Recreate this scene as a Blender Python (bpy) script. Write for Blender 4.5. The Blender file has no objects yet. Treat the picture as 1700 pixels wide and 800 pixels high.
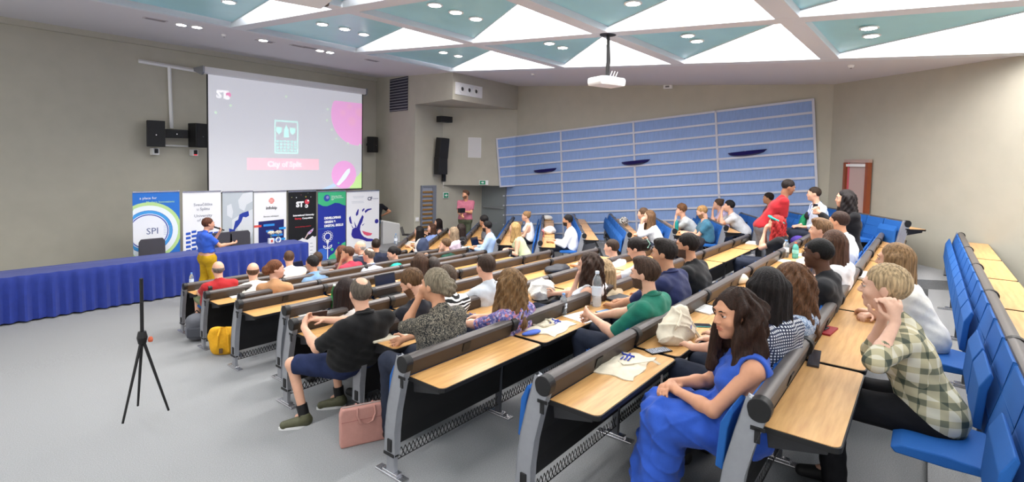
import bpy, math, random
import numpy as np
from mathutils import Matrix, Vector
random.seed(7)
# ---------------------------------------------------------------- camera
FPX = 870.0
YAW, PITCH, ROLL, SHIFT = math.radians(38.4), math.radians(3), math.radians(1.2), -86.4
CAM = np.array([0, 0, 2.8])
f0 = np.array([math.cos(YAW), math.sin(YAW), 0]); r0 = np.array([math.sin(YAW), -math.cos(YAW), 0]); ZUP = np.array([0, 0, 1.0])
FW = f0*math.cos(PITCH) - ZUP*math.sin(PITCH); u0 = ZUP*math.cos(PITCH) + f0*math.sin(PITCH)
RT = r0*math.cos(ROLL) + u0*math.sin(ROLL); UP = u0*math.cos(ROLL) - r0*math.sin(ROLL)
cd = bpy.data.cameras.new('camera'); cam = bpy.data.objects.new('camera', cd); bpy.context.collection.objects.link(cam)
cd.sensor_fit = 'HORIZONTAL'; cd.sensor_width = 36; cd.lens = 36*FPX/1700; cd.shift_y = SHIFT/1700; cd.clip_start = .05
cam.matrix_world = Matrix([[RT[0], UP[0], -FW[0], CAM[0]], [RT[1], UP[1], -FW[1], CAM[1]], [RT[2], UP[2], -FW[2], CAM[2]], [0, 0, 0, 1]])
sc = bpy.context.scene; sc.camera = cam
# ---------------------------------------------------------------- light and exposure
sc.view_settings.view_transform = 'Standard'; sc.view_settings.look = 'None'; sc.view_settings.gamma = 1
sc.view_settings.exposure = 0.0
w = bpy.data.worlds.new('world'); sc.world = w; w.use_nodes = True
w.node_tree.nodes['Background'].inputs[0].default_value = (1, .97, .93, 1)
w.node_tree.nodes['Background'].inputs[1].default_value = 1.15
SKYLIGHT = 13.0; LAMP_W = 120
# ---------------------------------------------------------------- measuring helpers
def ray(x, y): return FW + (x-850)/FPX*RT + ((400-y)+SHIFT)/FPX*UP
def on(x, y, n, c):
    d = ray(x, y); n = np.array(n, float); return CAM + d*(c-n@CAM)/(n@d)
def at_z(x, y, z): return on(x, y, (0, 0, 1), z)
def at_d(x, y, d): return CAM + ray(x, y)*d
BB = math.radians(-1.2)
UX = np.array([math.cos(BB), math.sin(BB), 0]); UY = np.array([-math.sin(BB), math.cos(BB), 0])
def at_u(x, y, c): return on(x, y, UX, c)
def at_v(x, y, c): return on(x, y, UY, c)
def room(u, v, z): return UX*u + UY*v + ZUP*z
def uvz(p): p = np.array(p); return p@UX, p@UY, p[2]
WALL_U, WALL_V, CS = 12.8, 14.5, .07
def ceil_z(v): return 5.14 - CS*(10.3-v)
NC = ZUP - CS*UY
def at_c(x, y, h=0): return on(x, y, NC, 5.14-CS*10.3+h)
# ---------------------------------------------------------------- object helpers
COL = bpy.context.collection
def rgb(r, g, b):
    f = lambda c: (c/255/12.92 if c/255 <= .04045 else ((c/255+.055)/1.055)**2.4)
    return (f(r), f(g), f(b), 1)
MATS = {}
def mat(name, col, rough=.6, metal=0, noise=0, nscale=40, bump=0, bscale=80, emit=0, spec=.4, alpha=1, trans=0, sheen=0, ecol=None, stretch=None):
    if name in MATS: return MATS[name]
    m = bpy.data.materials.new(name); m.use_nodes = True; nt = m.node_tree; p = nt.nodes['Principled BSDF']
    c = rgb(*col) if max(col) > 1.01 else tuple(col)+(1,)
    p.inputs['Base Color'].default_value = c; p.inputs['Roughness'].default_value = rough; p.inputs['Metallic'].default_value = metal
    p.inputs['Specular IOR Level'].default_value = spec
    if trans: p.inputs['Transmission Weight'].default_value = trans; p.inputs['IOR'].default_value = 1.33
    if alpha < 1: p.inputs['Alpha'].default_value = alpha
    if sheen: p.inputs['Sheen Weight'].default_value = sheen
    if emit: p.inputs['Emission Color'].default_value = rgb(*ecol) if ecol else c; p.inputs['Emission Strength'].default_value = emit
    if noise or bump:
        tc = nt.nodes.new('ShaderNodeTexCoord'); mp = nt.nodes.new('ShaderNodeMapping'); nt.links.new(tc.outputs['Object'], mp.inputs[0])
        if stretch: mp.inputs['Scale'].default_value = stretch
        n = nt.nodes.new('ShaderNodeTexNoise'); n.inputs['Scale'].default_value = nscale; n.inputs['Detail'].default_value = 5
        nt.links.new(mp.outputs[0], n.inputs['Vector'])
        if noise:
            mx = nt.nodes.new('ShaderNodeMix'); mx.data_type = 'RGBA'; mr = nt.nodes.new('ShaderNodeMapRange')
            mr.inputs[1].default_value = .32; mr.inputs[2].default_value = .68; nt.links.new(n.outputs[0], mr.inputs[0])
            nt.links.new(mr.outputs[0], mx.inputs['Factor'])
            mx.inputs['A'].default_value = tuple(max(0, v*(1-noise)) for v in c[:3])+(1,)
            mx.inputs['B'].default_value = tuple(min(1, v*(1+noise)) for v in c[:3])+(1,)
            nt.links.new(mx.outputs['Result'], p.inputs['Base Color'])
        if bump:
            n2 = nt.nodes.new('ShaderNodeTexNoise'); n2.inputs['Scale'].default_value = bscale; nt.links.new(mp.outputs[0], n2.inputs['Vector'])
            b = nt.nodes.new('ShaderNodeBump'); b.inputs['Strength'].default_value = bump; b.inputs['Distance'].default_value = .01
            nt.links.new(n2.outputs[0], b.inputs['Height']); nt.links.new(b.outputs[0], p.inputs['Normal'])
    MATS[name] = m; return m
def pattern_mat(name, kind, cols, scale=20):
    if name in MATS: return MATS[name]
    m = bpy.data.materials.new(name); m.use_nodes = True; nt = m.node_tree; p = nt.nodes['Principled BSDF']; p.inputs['Roughness'].default_value = .8
    tc = nt.nodes.new('ShaderNodeTexCoord'); cr = nt.nodes.new('ShaderNodeValToRGB'); cr.color_ramp.interpolation = 'CONSTANT'
    N = nt.nodes.new; L = nt.links.new
    if kind == 'speckle':
        t = N('ShaderNodeTexNoise'); t.inputs['Scale'].default_value = scale; t.inputs['Detail'].default_value = 3; t.inputs['Distortion'].default_value = 2.5; L(tc.outputs['Object'], t.inputs[0]); out = t.outputs[0]
        pos = [0, .47, .55, .62][:len(cols)]
    elif kind == 'floral':
        t = N('ShaderNodeTexVoronoi'); t.inputs['Scale'].default_value = scale; L(tc.outputs['Object'], t.inputs['Vector'])
        s = N('ShaderNodeSeparateColor'); L(t.outputs['Color'], s.inputs[0]); out = s.outputs[0]; pos = [i/len(cols) for i in range(len(cols))]
    elif kind == 'swirl':
        t = N('ShaderNodeTexWave'); t.wave_type = 'RINGS'; t.inputs['Scale'].default_value = scale; t.inputs['Distortion'].default_value = 7; t.inputs['Detail Scale'].default_value = .8; L(tc.outputs['Object'], t.inputs[0]); out = t.outputs['Fac']; pos = [0, .55]
    elif kind == 'check':
        sp = N('ShaderNodeSeparateXYZ'); L(tc.outputs['Object'], sp.inputs[0]); mul = None
        outs = []
        for ax, ph in (('X', 0), ('Z', .3)):
            a = N('ShaderNodeMath'); a.operation = 'MULTIPLY'; a.inputs[1].default_value = scale; L(sp.outputs[ax], a.inputs[0])
            s = N('ShaderNodeMath'); s.operation = 'FRACT'; L(a.outputs[0], s.inputs[0])
            g = N('ShaderNodeMath'); g.operation = 'GREATER_THAN'; g.inputs[1].default_value = .45; L(s.outputs[0], g.inputs[0]); outs.append(g.outputs[0])
        q = N('ShaderNodeMath'); q.operation = 'MULTIPLY'; L(outs[0], q.inputs[0]); L(outs[1], q.inputs[1]); out = q.outputs[0]; pos = [0, .5]
    elif kind == 'plaid':
        sp = N('ShaderNodeSeparateXYZ'); L(tc.outputs['Object'], sp.inputs[0]); outs = []
        for ax, k in (('X', 1), ('Z', 1.0), ('Y', .9)):
            a = N('ShaderNodeMath'); a.operation = 'MULTIPLY'; a.inputs[1].default_value = scale*k; L(sp.outputs[ax], a.inputs[0])
            s = N('ShaderNodeMath'); s.operation = 'FRACT'; L(a.outputs[0], s.inputs[0]); 
            g = N('ShaderNodeMath'); g.operation = 'GREATER_THAN'; g.inputs[1].default_value = .6; L(s.outputs[0], g.inputs[0]); outs.append(g.outputs[0])
        q = N('ShaderNodeMath'); q.operation = 'ADD'; L(outs[0], q.inputs[0]); L(outs[1], q.inputs[1])
        q2 = N('ShaderNodeMath'); q2.operation = 'ADD'; L(q.outputs[0], q2.inputs[0]); L(outs[2], q2.inputs[1])
        q3 = N('ShaderNodeMath'); q3.operation = 'MULTIPLY'; q3.inputs[1].default_value = .33; L(q2.outputs[0], q3.inputs[0]); out = q3.outputs[0]; pos = [0, .3, .6, .9][:len(cols)]
    el = cr.color_ramp.elements
    while len(el) < len(cols): el.new(.5)
    for i, c in enumerate(cols): el[i].position = pos[i]
    for i, c in enumerate(cols): el[i].color = rgb(*c)
    L(out, cr.inputs[0]); L(cr.outputs[0], p.inputs['Base Color']); MATS[name] = m; return m
def tag(o, label=None, cat=None, group=None, kind=None):
    if label: o['label'] = label
    if cat: o['category'] = cat
    if group: o['group'] = group
    if kind: o['kind'] = kind
    return o
def empty(name, loc, rz=0, parent=None):
    o = bpy.data.objects.new(name, None); COL.objects.link(o); o.location = tuple(loc); o.rotation_euler.z = rz; o.empty_display_size = .1
    if parent: o.parent = parent
    return o
def put(name, me, parent=None, loc=(0, 0, 0), rot=None):
    o = bpy.data.objects.new(name, me); COL.objects.link(o); o.location = tuple(float(v) for v in loc)
    if rot is not None: o.rotation_euler = rot
    if parent: o.parent = parent
    return o
class MB:
    def __init__(s): s.v = []; s.f = []; s.mi = []
    def add(s, vs, fs, mi=0):
        n = len(s.v); s.v += [tuple(map(float, v)) for v in vs]; s.f += [tuple(i+n for i in f) for f in fs]; s.mi += [mi]*len(fs); return s
    def box(s, lo, hi, mi=0, M=None):
        x0, y0, z0 = lo; x1, y1, z1 = hi
        v = [(x0, y0, z0), (x1, y0, z0), (x1, y1, z0), (x0, y1, z0), (x0, y0, z1), (x1, y0, z1), (x1, y1, z1), (x0, y1, z1)]
        if M is not None: v = [tuple(M @ Vector(p)) for p in v]
        return s.add(v, [(0, 3, 2, 1), (4, 5, 6, 7), (0, 1, 5, 4), (1, 2, 6, 5), (2, 3, 7, 6), (3, 0, 4, 7)], mi)
    def cbox(s, c, d, mi=0, M=None): return s.box([c[i]-d[i]/2 for i in range(3)], [c[i]+d[i]/2 for i in range(3)], mi, M)
    def prism(s, poly, axis, a, b, mi=0):
        # poly: 2D points in the plane normal to axis, extruded a..b
        def P(p, t): return {0: (t, p[0], p[1]), 1: (p[0], t, p[1]), 2: (p[0], p[1], t)}[axis]
        n = len(poly); v = [P(p, a) for p in poly]+[P(p, b) for p in poly]
        return s.add(v, [tuple(range(n))[::-1], tuple(range(n, 2*n))]+[(i, (i+1) % n, (i+1) % n+n, i+n) for i in range(n)], mi)
    def tube(s, pts, r, n=8, mi=0, close=False):
        pts = [Vector([float(c) for c in p]) for p in pts]; rs = r if isinstance(r, (list, tuple)) else [r]*len(pts)
        m = len(pts); vs = []; up = None
        for i, p in enumerate(pts):
            if close: t = pts[(i+1) % m]-pts[i-1]
            else: t = pts[min(i+1, m-1)]-pts[max(i-1, 0)]
            t.normalize()
            if up is None: up = Vector((0, 0, 1)) if abs(t.z) < .9 else Vector((1, 0, 0))
            a = t.cross(up); a = a.normalized() if a.length > 1e-6 else Vector((1, 0, 0)); b = t.cross(a).normalized(); up = -b if False else up
            for k in range(n):
                q = 2*math.pi*k/n; vs.append(tuple(p+a*math.cos(q)*rs[i]+b*math.sin(q)*rs[i]))
        fs = []
        for i in range(m if close else m-1):
            j = (i+1) % m
            for k in range(n): fs.append((i*n+k, i*n+(k+1) % n, j*n+(k+1) % n, j*n+k))
        if not close: fs += [tuple(range(n))[::-1], tuple(range((m-1)*n, m*n))]
        return s.add(vs, fs, mi)
    def lathe(s, prof, n=20, c=(0, 0, 0), mi=0, M=None):
        vs = []
        for r, z in prof:
            for k in range(n):
                q = 2*math.pi*k/n; v = Vector((c[0]+r*math.cos(q), c[1]+r*math.sin(q), c[2]+z)); vs.append(tuple(M @ v if M is not None else v))
        fs = [(i*n+k, i*n+(k+1) % n, (i+1)*n+(k+1) % n, (i+1)*n+k) for i in range(len(prof)-1) for k in range(n)]
        fs += [tuple(range(n))[::-1], tuple(range((len(prof)-1)*n, len(prof)*n))]
        return s.add(vs, fs, mi)
    def mesh(s, mats, smooth=False, bevel=0):
        me = bpy.data.meshes.new('m'); me.from_pydata(s.v, [], s.f)
        for m in (mats if isinstance(mats, (list, tuple)) else [mats]): me.materials.append(m)
        me.polygons.foreach_set('material_index', s.mi)
        if smooth: me.polygons.foreach_set('use_smooth', [True]*len(s.f)); me.set_sharp_from_angle(angle=math.radians(38)) if hasattr(me, 'set_sharp_from_angle') else None
        me.update(); 
        if bevel:
            import bmesh
            bm = bmesh.new(); bm.from_mesh(me); bmesh.ops.bevel(bm, geom=bm.edges[:], offset=bevel, segments=2, affect='EDGES', profile=.5); bm.to_mesh(me); bm.free()
        me.name = 'mesh'
        return me
    def put(s, name, mats, parent=None, loc=(0, 0, 0), rot=None, smooth=False, bevel=0):
        o = put(name, s.mesh(mats, smooth, bevel), parent, loc, rot); return o
def poly3(pts): return MB().add(pts, [tuple(range(len(pts)))])
def slab3(pts, n, t, mi=0, mb=None):
    mb = mb or MB(); k = len(pts); n = np.array(n, float)
    return mb.add([np.array(p) for p in pts]+[np.array(p)+n*t for p in pts], [tuple(range(k))[::-1], tuple(range(k, 2*k))]+[(i, (i+1) % k, (i+1) % k+k, i+k) for i in range(k)], mi)
def text(body, size, m, parent, M, bold=0, align='CENTER', name='lettering', ext=.0015, spacing=1):
    c = bpy.data.curves.new('t', 'FONT'); c.body = body; c.size = size; c.extrude = ext; c.offset = bold; c.align_x = align; c.align_y = 'CENTER'; c.resolution_u = 2; c.space_line = spacing
    t = bpy.data.objects.new('t', c); COL.objects.link(t); bpy.context.view_layer.update()
    me = bpy.data.meshes.new_from_object(t.evaluated_get(bpy.context.evaluated_depsgraph_get())); bpy.data.objects.remove(t)
    me.materials.clear(); me.materials.append(m); me.transform(M); return put(name, me, parent)
# ---------------------------------------------------------------- materials
wall_m = mat('painted_wall', (184, 180, 166), .9, noise=.03, nscale=3, spec=.2)
wall_d = mat('grey_wall', (178, 177, 166), .9, noise=.03, nscale=3, spec=.2)
ceil_m = mat('ceiling_paint', (214, 212, 216), .9, spec=.2)
beam_m = mat('beam_paint', (216, 220, 226), .8, spec=.2)
carpet = mat('grey_carpet', (146, 147, 149), .95, noise=.2, nscale=160, bump=.35, bscale=350, spec=.1)
teal_m = mat('teal_glass', (166, 226, 236), .3, spec=.5, noise=.03, nscale=2)
sky_m = mat('skylight', (255, 252, 250), .5, emit=SKYLIGHT, ecol=(255, 250, 246))
white_m = mat('white_plastic', (235, 235, 235), .45)
steel = mat('silver_steel', (150, 152, 158), .38, metal=.35, noise=.03, nscale=30)
chrome = mat('bright_steel', (200, 200, 205), .25, metal=.9)
railm = mat('grey_rail', (88, 83, 82), .4, metal=.25)
brown = mat('dark_brown_board', (58, 49, 43), .45, noise=.06, nscale=8)
black = mat('black_plastic', (22, 22, 24), .5)
blackp = mat('black_panel', (17, 17, 19), .6, noise=.2, nscale=6)
wire = mat('black_wire', (20, 20, 20), .5)
blue_f = mat('blue_fabric', (26, 92, 168), .75, noise=.08, nscale=300, bump=.2, bscale=500)
def wood_mat():
    m = mat('desk_wood', (222, 184, 124), .32, spec=.5); nt = m.node_tree; p = nt.nodes['Principled BSDF']
    tc = nt.nodes.new('ShaderNodeTexCoord'); mp = nt.nodes.new('ShaderNodeMapping'); mp.inputs['Scale'].default_value = (1.2, 14, 5)
    n = nt.nodes.new('ShaderNodeTexNoise'); n.inputs['Scale'].default_value = 3; n.inputs['Detail'].default_value = 6; cr = nt.nodes.new('ShaderNodeValToRGB')
    cr.color_ramp.elements[0].position = .3; cr.color_ramp.elements[1].position = .7
    cr.color_ramp.elements[0].color = rgb(190, 140, 84); cr.color_ramp.elements[1].color = rgb(216, 170, 110)
    for a, b in ((tc.outputs['Object'], mp.inputs[0]), (mp.outputs[0], n.inputs[0]), (n.outputs[0], cr.inputs[0]), (cr.outputs[0], p.inputs['Base Color'])): nt.links.new(a, b)
    return m
wood = wood_mat()
# ---------------------------------------------------------------- shell
YR = [8.99, 8.18, 7.43, 6.59, 5.94, 5.03, 4.26, 3.39, 2.46, 1.50, .53, -.4, -1.3]
def terrace_edge(i): return YR[i]+.32
XEND = [7.6, 7.8, 7.9, 7.5, 7.45, 7.45, 7.7, 9.0, 9.95, 10.12, 10.2]
fl = MB()
fl.box((-4, terrace_edge(0), -.3), (16, 16.5, 0))
for i in range(0, 13):
    y1 = terrace_edge(i); y0 = terrace_edge(i+1) if i < 12 else -5
    xe = (XEND[i] if i < 11 else 10.2)+.75
    z = .1*i
    if i: fl.box((-4, y0, -.3), (xe, y1, z))
    else: fl.box((-4, y0, -.3), (xe, y1, .002))
fl.put('floor', carpet)['kind'] = 'structure'
# thin pale nosing lines where the steps turn
def pr(name, poly, mats=wall_m, **k):
    o = poly.put(name, mats, **k); o['kind'] = 'structure'; return o
def wall_uv(name, p0, p1, z0, z1, t=.15, side=1, m=wall_m):
    p0 = np.array(p0, float); p1 = np.array(p1, float); d = (p1-p0)/np.linalg.norm(p1-p0); n = np.array([-d[1], d[0]])*side*t
    a, b, c, e = p0, p1, p1+n, p0+n
    z1s = z1 if isinstance(z1, (list, tuple)) else [ceil_z(q[1])+.02 if z1 is None else z1 for q in (a, b, c, e)]
    bot = [room(q[0], q[1], z0) for q in (a, b, c, e)]; top = [room(q[0], q[1], z) for q, z in zip((a, b, c, e), z1s)]
    return pr(name, MB().add(bot+top, [(0, 3, 2, 1), (4, 5, 6, 7), (0, 1, 5, 4), (1, 2, 6, 5), (2, 3, 7, 6), (3, 0, 4, 7)]), m)
uvA = uvz(at_v(625, 130, WALL_V)); PA = (uvA[0], WALL_V)
PB = uvz(at_c(690, 125))[:2]; PC = uvz(at_c(752, 120))[:2]; PD = (WALL_U, uvz(at_u(860, 143, WALL_U))[1]); PE = (WALL_U, uvz(at_u(1385, 138, WALL_U))[1])
wall_uv('wall_front', (-3, WALL_V), PA, 0, None, side=1)
wall_uv('wall_front_side', PA, PB, 0, None, side=1)
# recess right of the vent wall
PG = (WALL_U, uvz(at_u(802, 330, WALL_U))[1]); gd = np.array(PG)-np.array(PB)
gn_ = np.array([-gd[1], gd[0]])/np.linalg.norm(gd); gN = UX*gn_[0]+UY*gn_[1]; PF = uvz(on(735, 240, gN, float(gn_@np.array(PB))))[:2]
wall_uv('wall_recess', PB, PG, 0, None, side=1, m=wall_m)
wall_uv('wall_right', (WALL_U, PG[1]+.1), PE, 0, None, side=1)
PH = uvz(at_c(1450, 130))[:2]; dd = np.array(PH)-np.array(PE); PH2 = np.array(PE)+dd/np.linalg.norm(dd)*5
wall_uv('wall_back_right', PE, PH2, 0, None, side=1)
# overhanging upper wall that carries the white sheet
OV1 = (WALL_U, uvz(at_u(857, 270, WALL_U))[1]); od = np.array(OV1)-np.array(PF); on_n = np.array([-od[1], od[0]])/np.linalg.norm(od)
lower = uvz(on(800, 308, UX*on_n[0]+UY*on_n[1], float(on_n@np.array(PF))))[2]
ow = [PF, OV1, (WALL_U+.02, PG[1]), ]
wb = MB(); bot = [room(p[0], p[1], lower) for p in ow]; top = [room(p[0], p[1], ceil_z(p[1])+.02) for p in ow]
wb.add(bot+top, [(2, 1, 0), (3, 4, 5), (0, 1, 4, 3), (1, 2, 5, 4), (2, 0, 3, 5)]); pr('wall_overhang', wb)
# bulkhead box under the ceiling
bz = uvz(at_v(752, 165, PC[1]))[2]
bk = MB(); pts = [PB, PC, (WALL_U+.05, PD[1]-.0), (WALL_U+.05, PG[1]+.05), (PB[0]+.1, PB[1]+.1)]
bot = [room(p[0], p[1], bz) for p in pts]; top = [room(p[0], p[1], ceil_z(p[1])+.02) for p in pts]
bk.add(bot+top, [tuple(range(5))[::-1], tuple(range(5, 10))]+[(i, (i+1) % 5, (i+1) % 5+5, i+5) for i in range(5)]); pr('trim_1', bk)
# ---- ceiling
GU = [-3.4, -1.0, 1.55, 4.25, 6.85, 9.7]; GV = [-3.9, -1.1, 1.5, 3.97, 6.63, 10.15]
def cp(u, v, h=0): return room(u, v, ceil_z(v)+h)
cl = MB()
for (u_0, v_0, u_1, v_1) in ((-4, GV[-1], 14, 15), (GU[-1], -4, 14, GV[-1])):
    slab3([cp(u_0, v_0), cp(u_1, v_0), cp(u_1, v_1), cp(u_0, v_1)], (0, 0, 1), .5, mb=cl)
ceiling = pr('ceiling', cl, ceil_m)
wbm = .13
k = 0
for v in GV:
    hw = wbm if v < 10 else .07
    b_ = slab3([cp(-3.8, v-hw, -.01), cp(GU[-1]+.1, v-hw, -.01), cp(GU[-1]+.1, v+hw, -.01), cp(-3.8, v+hw, -.01)], (0, 0, 1), .62)
    o = b_.put('beam', beam_m, ceiling)
for u in GU:
    o = slab3([cp(u-wbm, -4, -.012), cp(u+wbm, -4, -.012), cp(u+wbm, GV[-1], -.012), cp(u-wbm, GV[-1], -.012)], (0, 0, 1), .62).put('beam', beam_m, ceiling)
tealM = slab3
for a in range(5):
    for b in range(5):
        u_0, u_1 = GU[a]+wbm, GU[a+1]-wbm; v_0, v_1 = GV[b]+wbm, GV[b+1]-wbm
        # teal: corner (u0,v1); diagonal from (u1,v1) to (u0,v0)
        fr_ = [.5, .5, .72, .30, .06][a]+(.18 if b == 4 and a > 2 else 0); u_d = u_0+(u_1-u_0)*fr_
        slab3([cp(u_1, v_1, .08), cp(u_0, v_1, .08), cp(u_0, v_0, .08), cp(u_d, v_0, .08)], (0, 0, 1), .03).put('glass_panel', teal_m, ceiling)
        rv = MB(); h = .42
        P = [cp(u_d, v_0, .06), cp(u_1, v_0, .06), cp(u_1, v_1, .06)]; T = [cp(u_d, v_0, h), cp(u_1, v_0, h), cp(u_1, v_1, h)]
        slab3([P[2], P[0], T[0], T[2]], (.7*UY[0]-.7*UX[0], .7*UY[1]-.7*UX[1], 0), -.02, mb=rv) if False else rv.add([P[0], P[2], T[2], T[0]], [(0, 1, 2, 3)])
        rv.put('light_well', beam_m, ceiling)
        MB().add(T, [(0, 1, 2), ]).put('skylight_pane', sky_m, ceiling)
# upper closing slab so that no light leaks round the panels
slab3([cp(-4, -4.2, .62), cp(14, -4.2, .62), cp(14, 15, .62), cp(-4, 15, .62)], (0, 0, 1), .1).put('roof_slab', ceil_m, ceiling)
# cornice along the front wall
MB().add([], [])
c_ = MB()
for vv, zz in ((WALL_V-.12, -.12),):
    slab3([room(-3, vv, ceil_z(vv)-.12), room(PA[0], vv, ceil_z(vv)-.12), room(PA[0], WALL_V, ceil_z(vv)-.12), room(-3, WALL_V, ceil_z(vv)-.12)], (0, 0, 1), .14, mb=c_)
pr('trim_2', c_)
# spotlights
lampm = mat('lamp_glow', (255, 252, 245), .4, emit=30)
def downlight(px, py, h, label, r=.082, w=LAMP_W):
    p = at_c(px, py, h); e = empty('downlight', p); tag(e, label, 'lamp', 'recessed spotlights')
    M_ = Matrix.Rotation(CS, 4, 'X')
    MB().lathe([(r*1.3, -.005), (r*1.3, -.018), (r, -.02), (r, -.006)], 20).put('ring', white_m, e)
    MB().lathe([(r*.97, -.021), (r*.97, -.012)], 20).put('bulb', lampm, e)
    if w:
        ld = bpy.data.lights.new('spot', 'SPOT'); ld.energy = w; ld.spot_size = 2.3; ld.spot_blend = .8; ld.shadow_soft_size = .08; ld.color = (1, .96, .9)
        lo = bpy.data.objects.new('light', ld); COL.objects.link(lo); lo.parent = e; lo.location = (0, 0, -.05)
for q in [(535, 39, 'left', 'teal panel over the screen'), (572, 47, 'middle', 'teal panel over the screen'), (604, 56, 'right', 'teal panel over the screen'),
          (722, 7, 'left', 'teal panel at the top centre'), (757, 19, 'middle', 'teal panel at the top centre'), (790, 30, 'right', 'teal panel at the top centre'),
          (736, 86, 'left', 'teal panel above the bulkhead'), (761, 92, 'right', 'teal panel above the bulkhead'), (912, 71, 'left', 'teal panel before the hanging projector'), (934, 78, 'right', 'teal panel before the hanging projector'),
          (1142, 58, 'left', 'teal panel right of the hanging projector'), (1157, 67, 'right', 'teal panel right of the hanging projector'), (1051, 4, 'only', 'teal panel at the top right centre'),
          (1443, 45, 'upper', 'teal panel at the right edge'), (1447, 58, 'lower', 'teal panel at the right edge'), (380, 2, 'only', 'teal panel at the top left')]:
    downlight(q[0], q[1], .075, f'{q[2]} round white spotlight in the {q[3]}')
for i, q in enumerate([(301, 40), (327, 44), (437, 66), (531, 83), (548, 86)]):
    downlight(q[0], q[1], 0, f'{["leftmost","second","third","fourth","rightmost"][i]} oval spotlight in the white ceiling strip above the stage wall', r=.08, w=LAMP_W*.8)
for i, (px, py) in enumerate([(258, 32), (440, 68), (496, 76), (515, 79), (618, 100)]):
    p = at_c(px, py, -.001); e = empty('ceiling_vent', p, BB); tag(e, f'{["leftmost","second","third","fourth","rightmost"][i]} flat slotted grey vent in the ceiling strip above the stage', 'vent', 'ceiling vents')
    b = MB(); b.cbox((0, 0, -.004), (.36, .14, .012)); b.put('frame', mat('vent_frame', (196, 190, 192), .6), e)
    for k in range(3): MB().cbox((0, -.04+.04*k, -.012), (.3, .012, .008)).put('slat', mat('vent_slat', (150, 146, 148), .6), e)
for i, (px, py) in enumerate([(372, 57), (885, 122), (1413, 108)]):
    p = at_c(px, py); e = empty('smoke_detector', p); tag(e, f'small round white smoke detector {["near the stage ceiling lights","on the ceiling above the bulkhead","on the ceiling by the right back wall"][i]}', 'detector')
    MB().lathe([(.05, 0), (.05, -.02), (.035, -.045), (.01, -.05)], 16).put('housing', white_m, e, smooth=True)
    MB().lathe([(.02, -.05), (.012, -.058)], 12).put('sensor', mat('sensor_grey', (120, 120, 120)), e)
# ---- right block rows: near-end and far-end pixels and rail height
RB = dict(a=((655, 411), (690, 383), .80), b=((708, 405), (742, 379), .83), c=((768, 400), (800, 365), .97), d=((828, 397), (852, 360), 1.12), e=((897, 400), (902, 357), 1.23), f=((970, 388), (952, 355), 1.35),
          g=((1045, 386), (1011, 352), 1.46), h=((1120, 380), (1082, 357), 1.56), i=((1205, 375), (1150, 350), 1.65), j=((1262, 362), (1220, 350), 1.735), k=((1370, 364), (1318, 352), 1.88), l=((1450, 357), (1417, 349), 2.02))
RROW = {}
for k, (q1, q2, zt) in RB.items():
    A = at_z(*q1, zt); B = at_z(*q2, zt); d = (B-A)[:2]; ang = math.atan2(d[1], d[0])
    if k in 'jkl': ang = math.radians(32)
    if k == 'l': A = A-np.array([math.cos(ang), math.sin(ang), 0])*.9
    d = np.array([math.cos(ang), math.sin(ang), 0]); L = np.linalg.norm(B-A)
    um = WALL_U-.35; Lmax = (um-A@UX)/(d@UX); L = min(L, Lmax)
    if k in 'jkl': L = Lmax
    RROW[k] = dict(A=A, d=d, ang=ang, L=L, z=zt-.79, n=np.array([-d[1], d[0], 0]))
keys = 'abcdefghijkl'
landing = MB(); rf = MB()
for j, k in enumerate(keys):
    r = RROW[k]; s = r['A']-r['d']*.55; nxt = RROW[keys[j+1]] if j < 11 else None
    e_ = r['A']+r['d']*9
    s = np.array([s[0], s[1], 0])+r['n']*.34; e2 = np.array([e_[0], e_[1], 0])+r['n']*.34
    wdt = 1.2 if nxt is None else 1.35
    pts = [s-r['n']*wdt, e2-r['n']*wdt, e2, s]
    slab3([p*np.array([1, 1, 0])+ZUP*-.2 for p in pts], (0, 0, 1), r['z']+.2+.0005*j, mb=rf)
o = rf.put('floor_right', carpet); o['kind'] = 'structure'
# landing by the door and white ramp parapet
r = RROW['a']; s = r['A']+r['n']*.3-r['d']*.2
FL_Z = .24
lp = [np.array([*at_z(690, 420, FL_Z)[:2], 0]), np.array([*at_z(740, 425, FL_Z)[:2], 0])]
pr('floor_landing', MB().add([], []).box((9.2, 9.6, -.2), (14, 14.5, .235)), carpet)
# ---------------------------------------------------------------- desk rows (row frame: x along the row, +y to the stage, rail at y=0)
H = .79
PROF = [(0, .775), (.045, .62), (.085, .45), (.105, .30), (.112, .14)]      # centre line of the end panel (y, z)
def ribbon(x0, x1, prof, off0, off1, mi=0, mb=None):
    mb = mb or MB(); n = len(prof); a = []; b = []
    for i, (y, z) in enumerate(prof):
        p, q = prof[max(i-1, 0)], prof[min(i+1, n-1)]; t = np.array([q[0]-p[0], q[1]-p[1]]); t /= np.linalg.norm(t); nn = np.array([-t[1], t[0]])
        if nn[0] < 0: nn = -nn
        a.append((y+nn[0]*off0, z+nn[1]*off0)); b.append((y+nn[0]*off1, z+nn[1]*off1))
    poly = a+b[::-1]
    k = len(poly); vs = [(x0, p[0], p[1]) for p in poly]+[(x1, p[0], p[1]) for p in poly]
    fs = [(i, (i+1) % k, (i+1) % k+k, i+k) for i in range(k)]
    for base in (0, k):
        for i in range(n-1):
            f = (base+i, base+i+1, base+k-2-i, base+k-1-i); fs.append(f if base == 0 else f[::-1])
    return mb.add(vs, fs, mi)
CACHE = {}
def cached(key, fn):
    if key not in CACHE: CACHE[key] = fn()
    return CACHE[key]
def m_end():
    b = ribbon(-.02, .02, PROF, -.045, .05); b.cbox((0, .112, .075), (.035, .075, .13)); return b.mesh([steel], bevel=.006)
def m_foot(): return MB().box((-.03, -.02, 0), (.03, .25, .014)).cbox((0, .112, .022), (.05, .14, .018)).mesh([chrome], bevel=.004)
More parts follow.
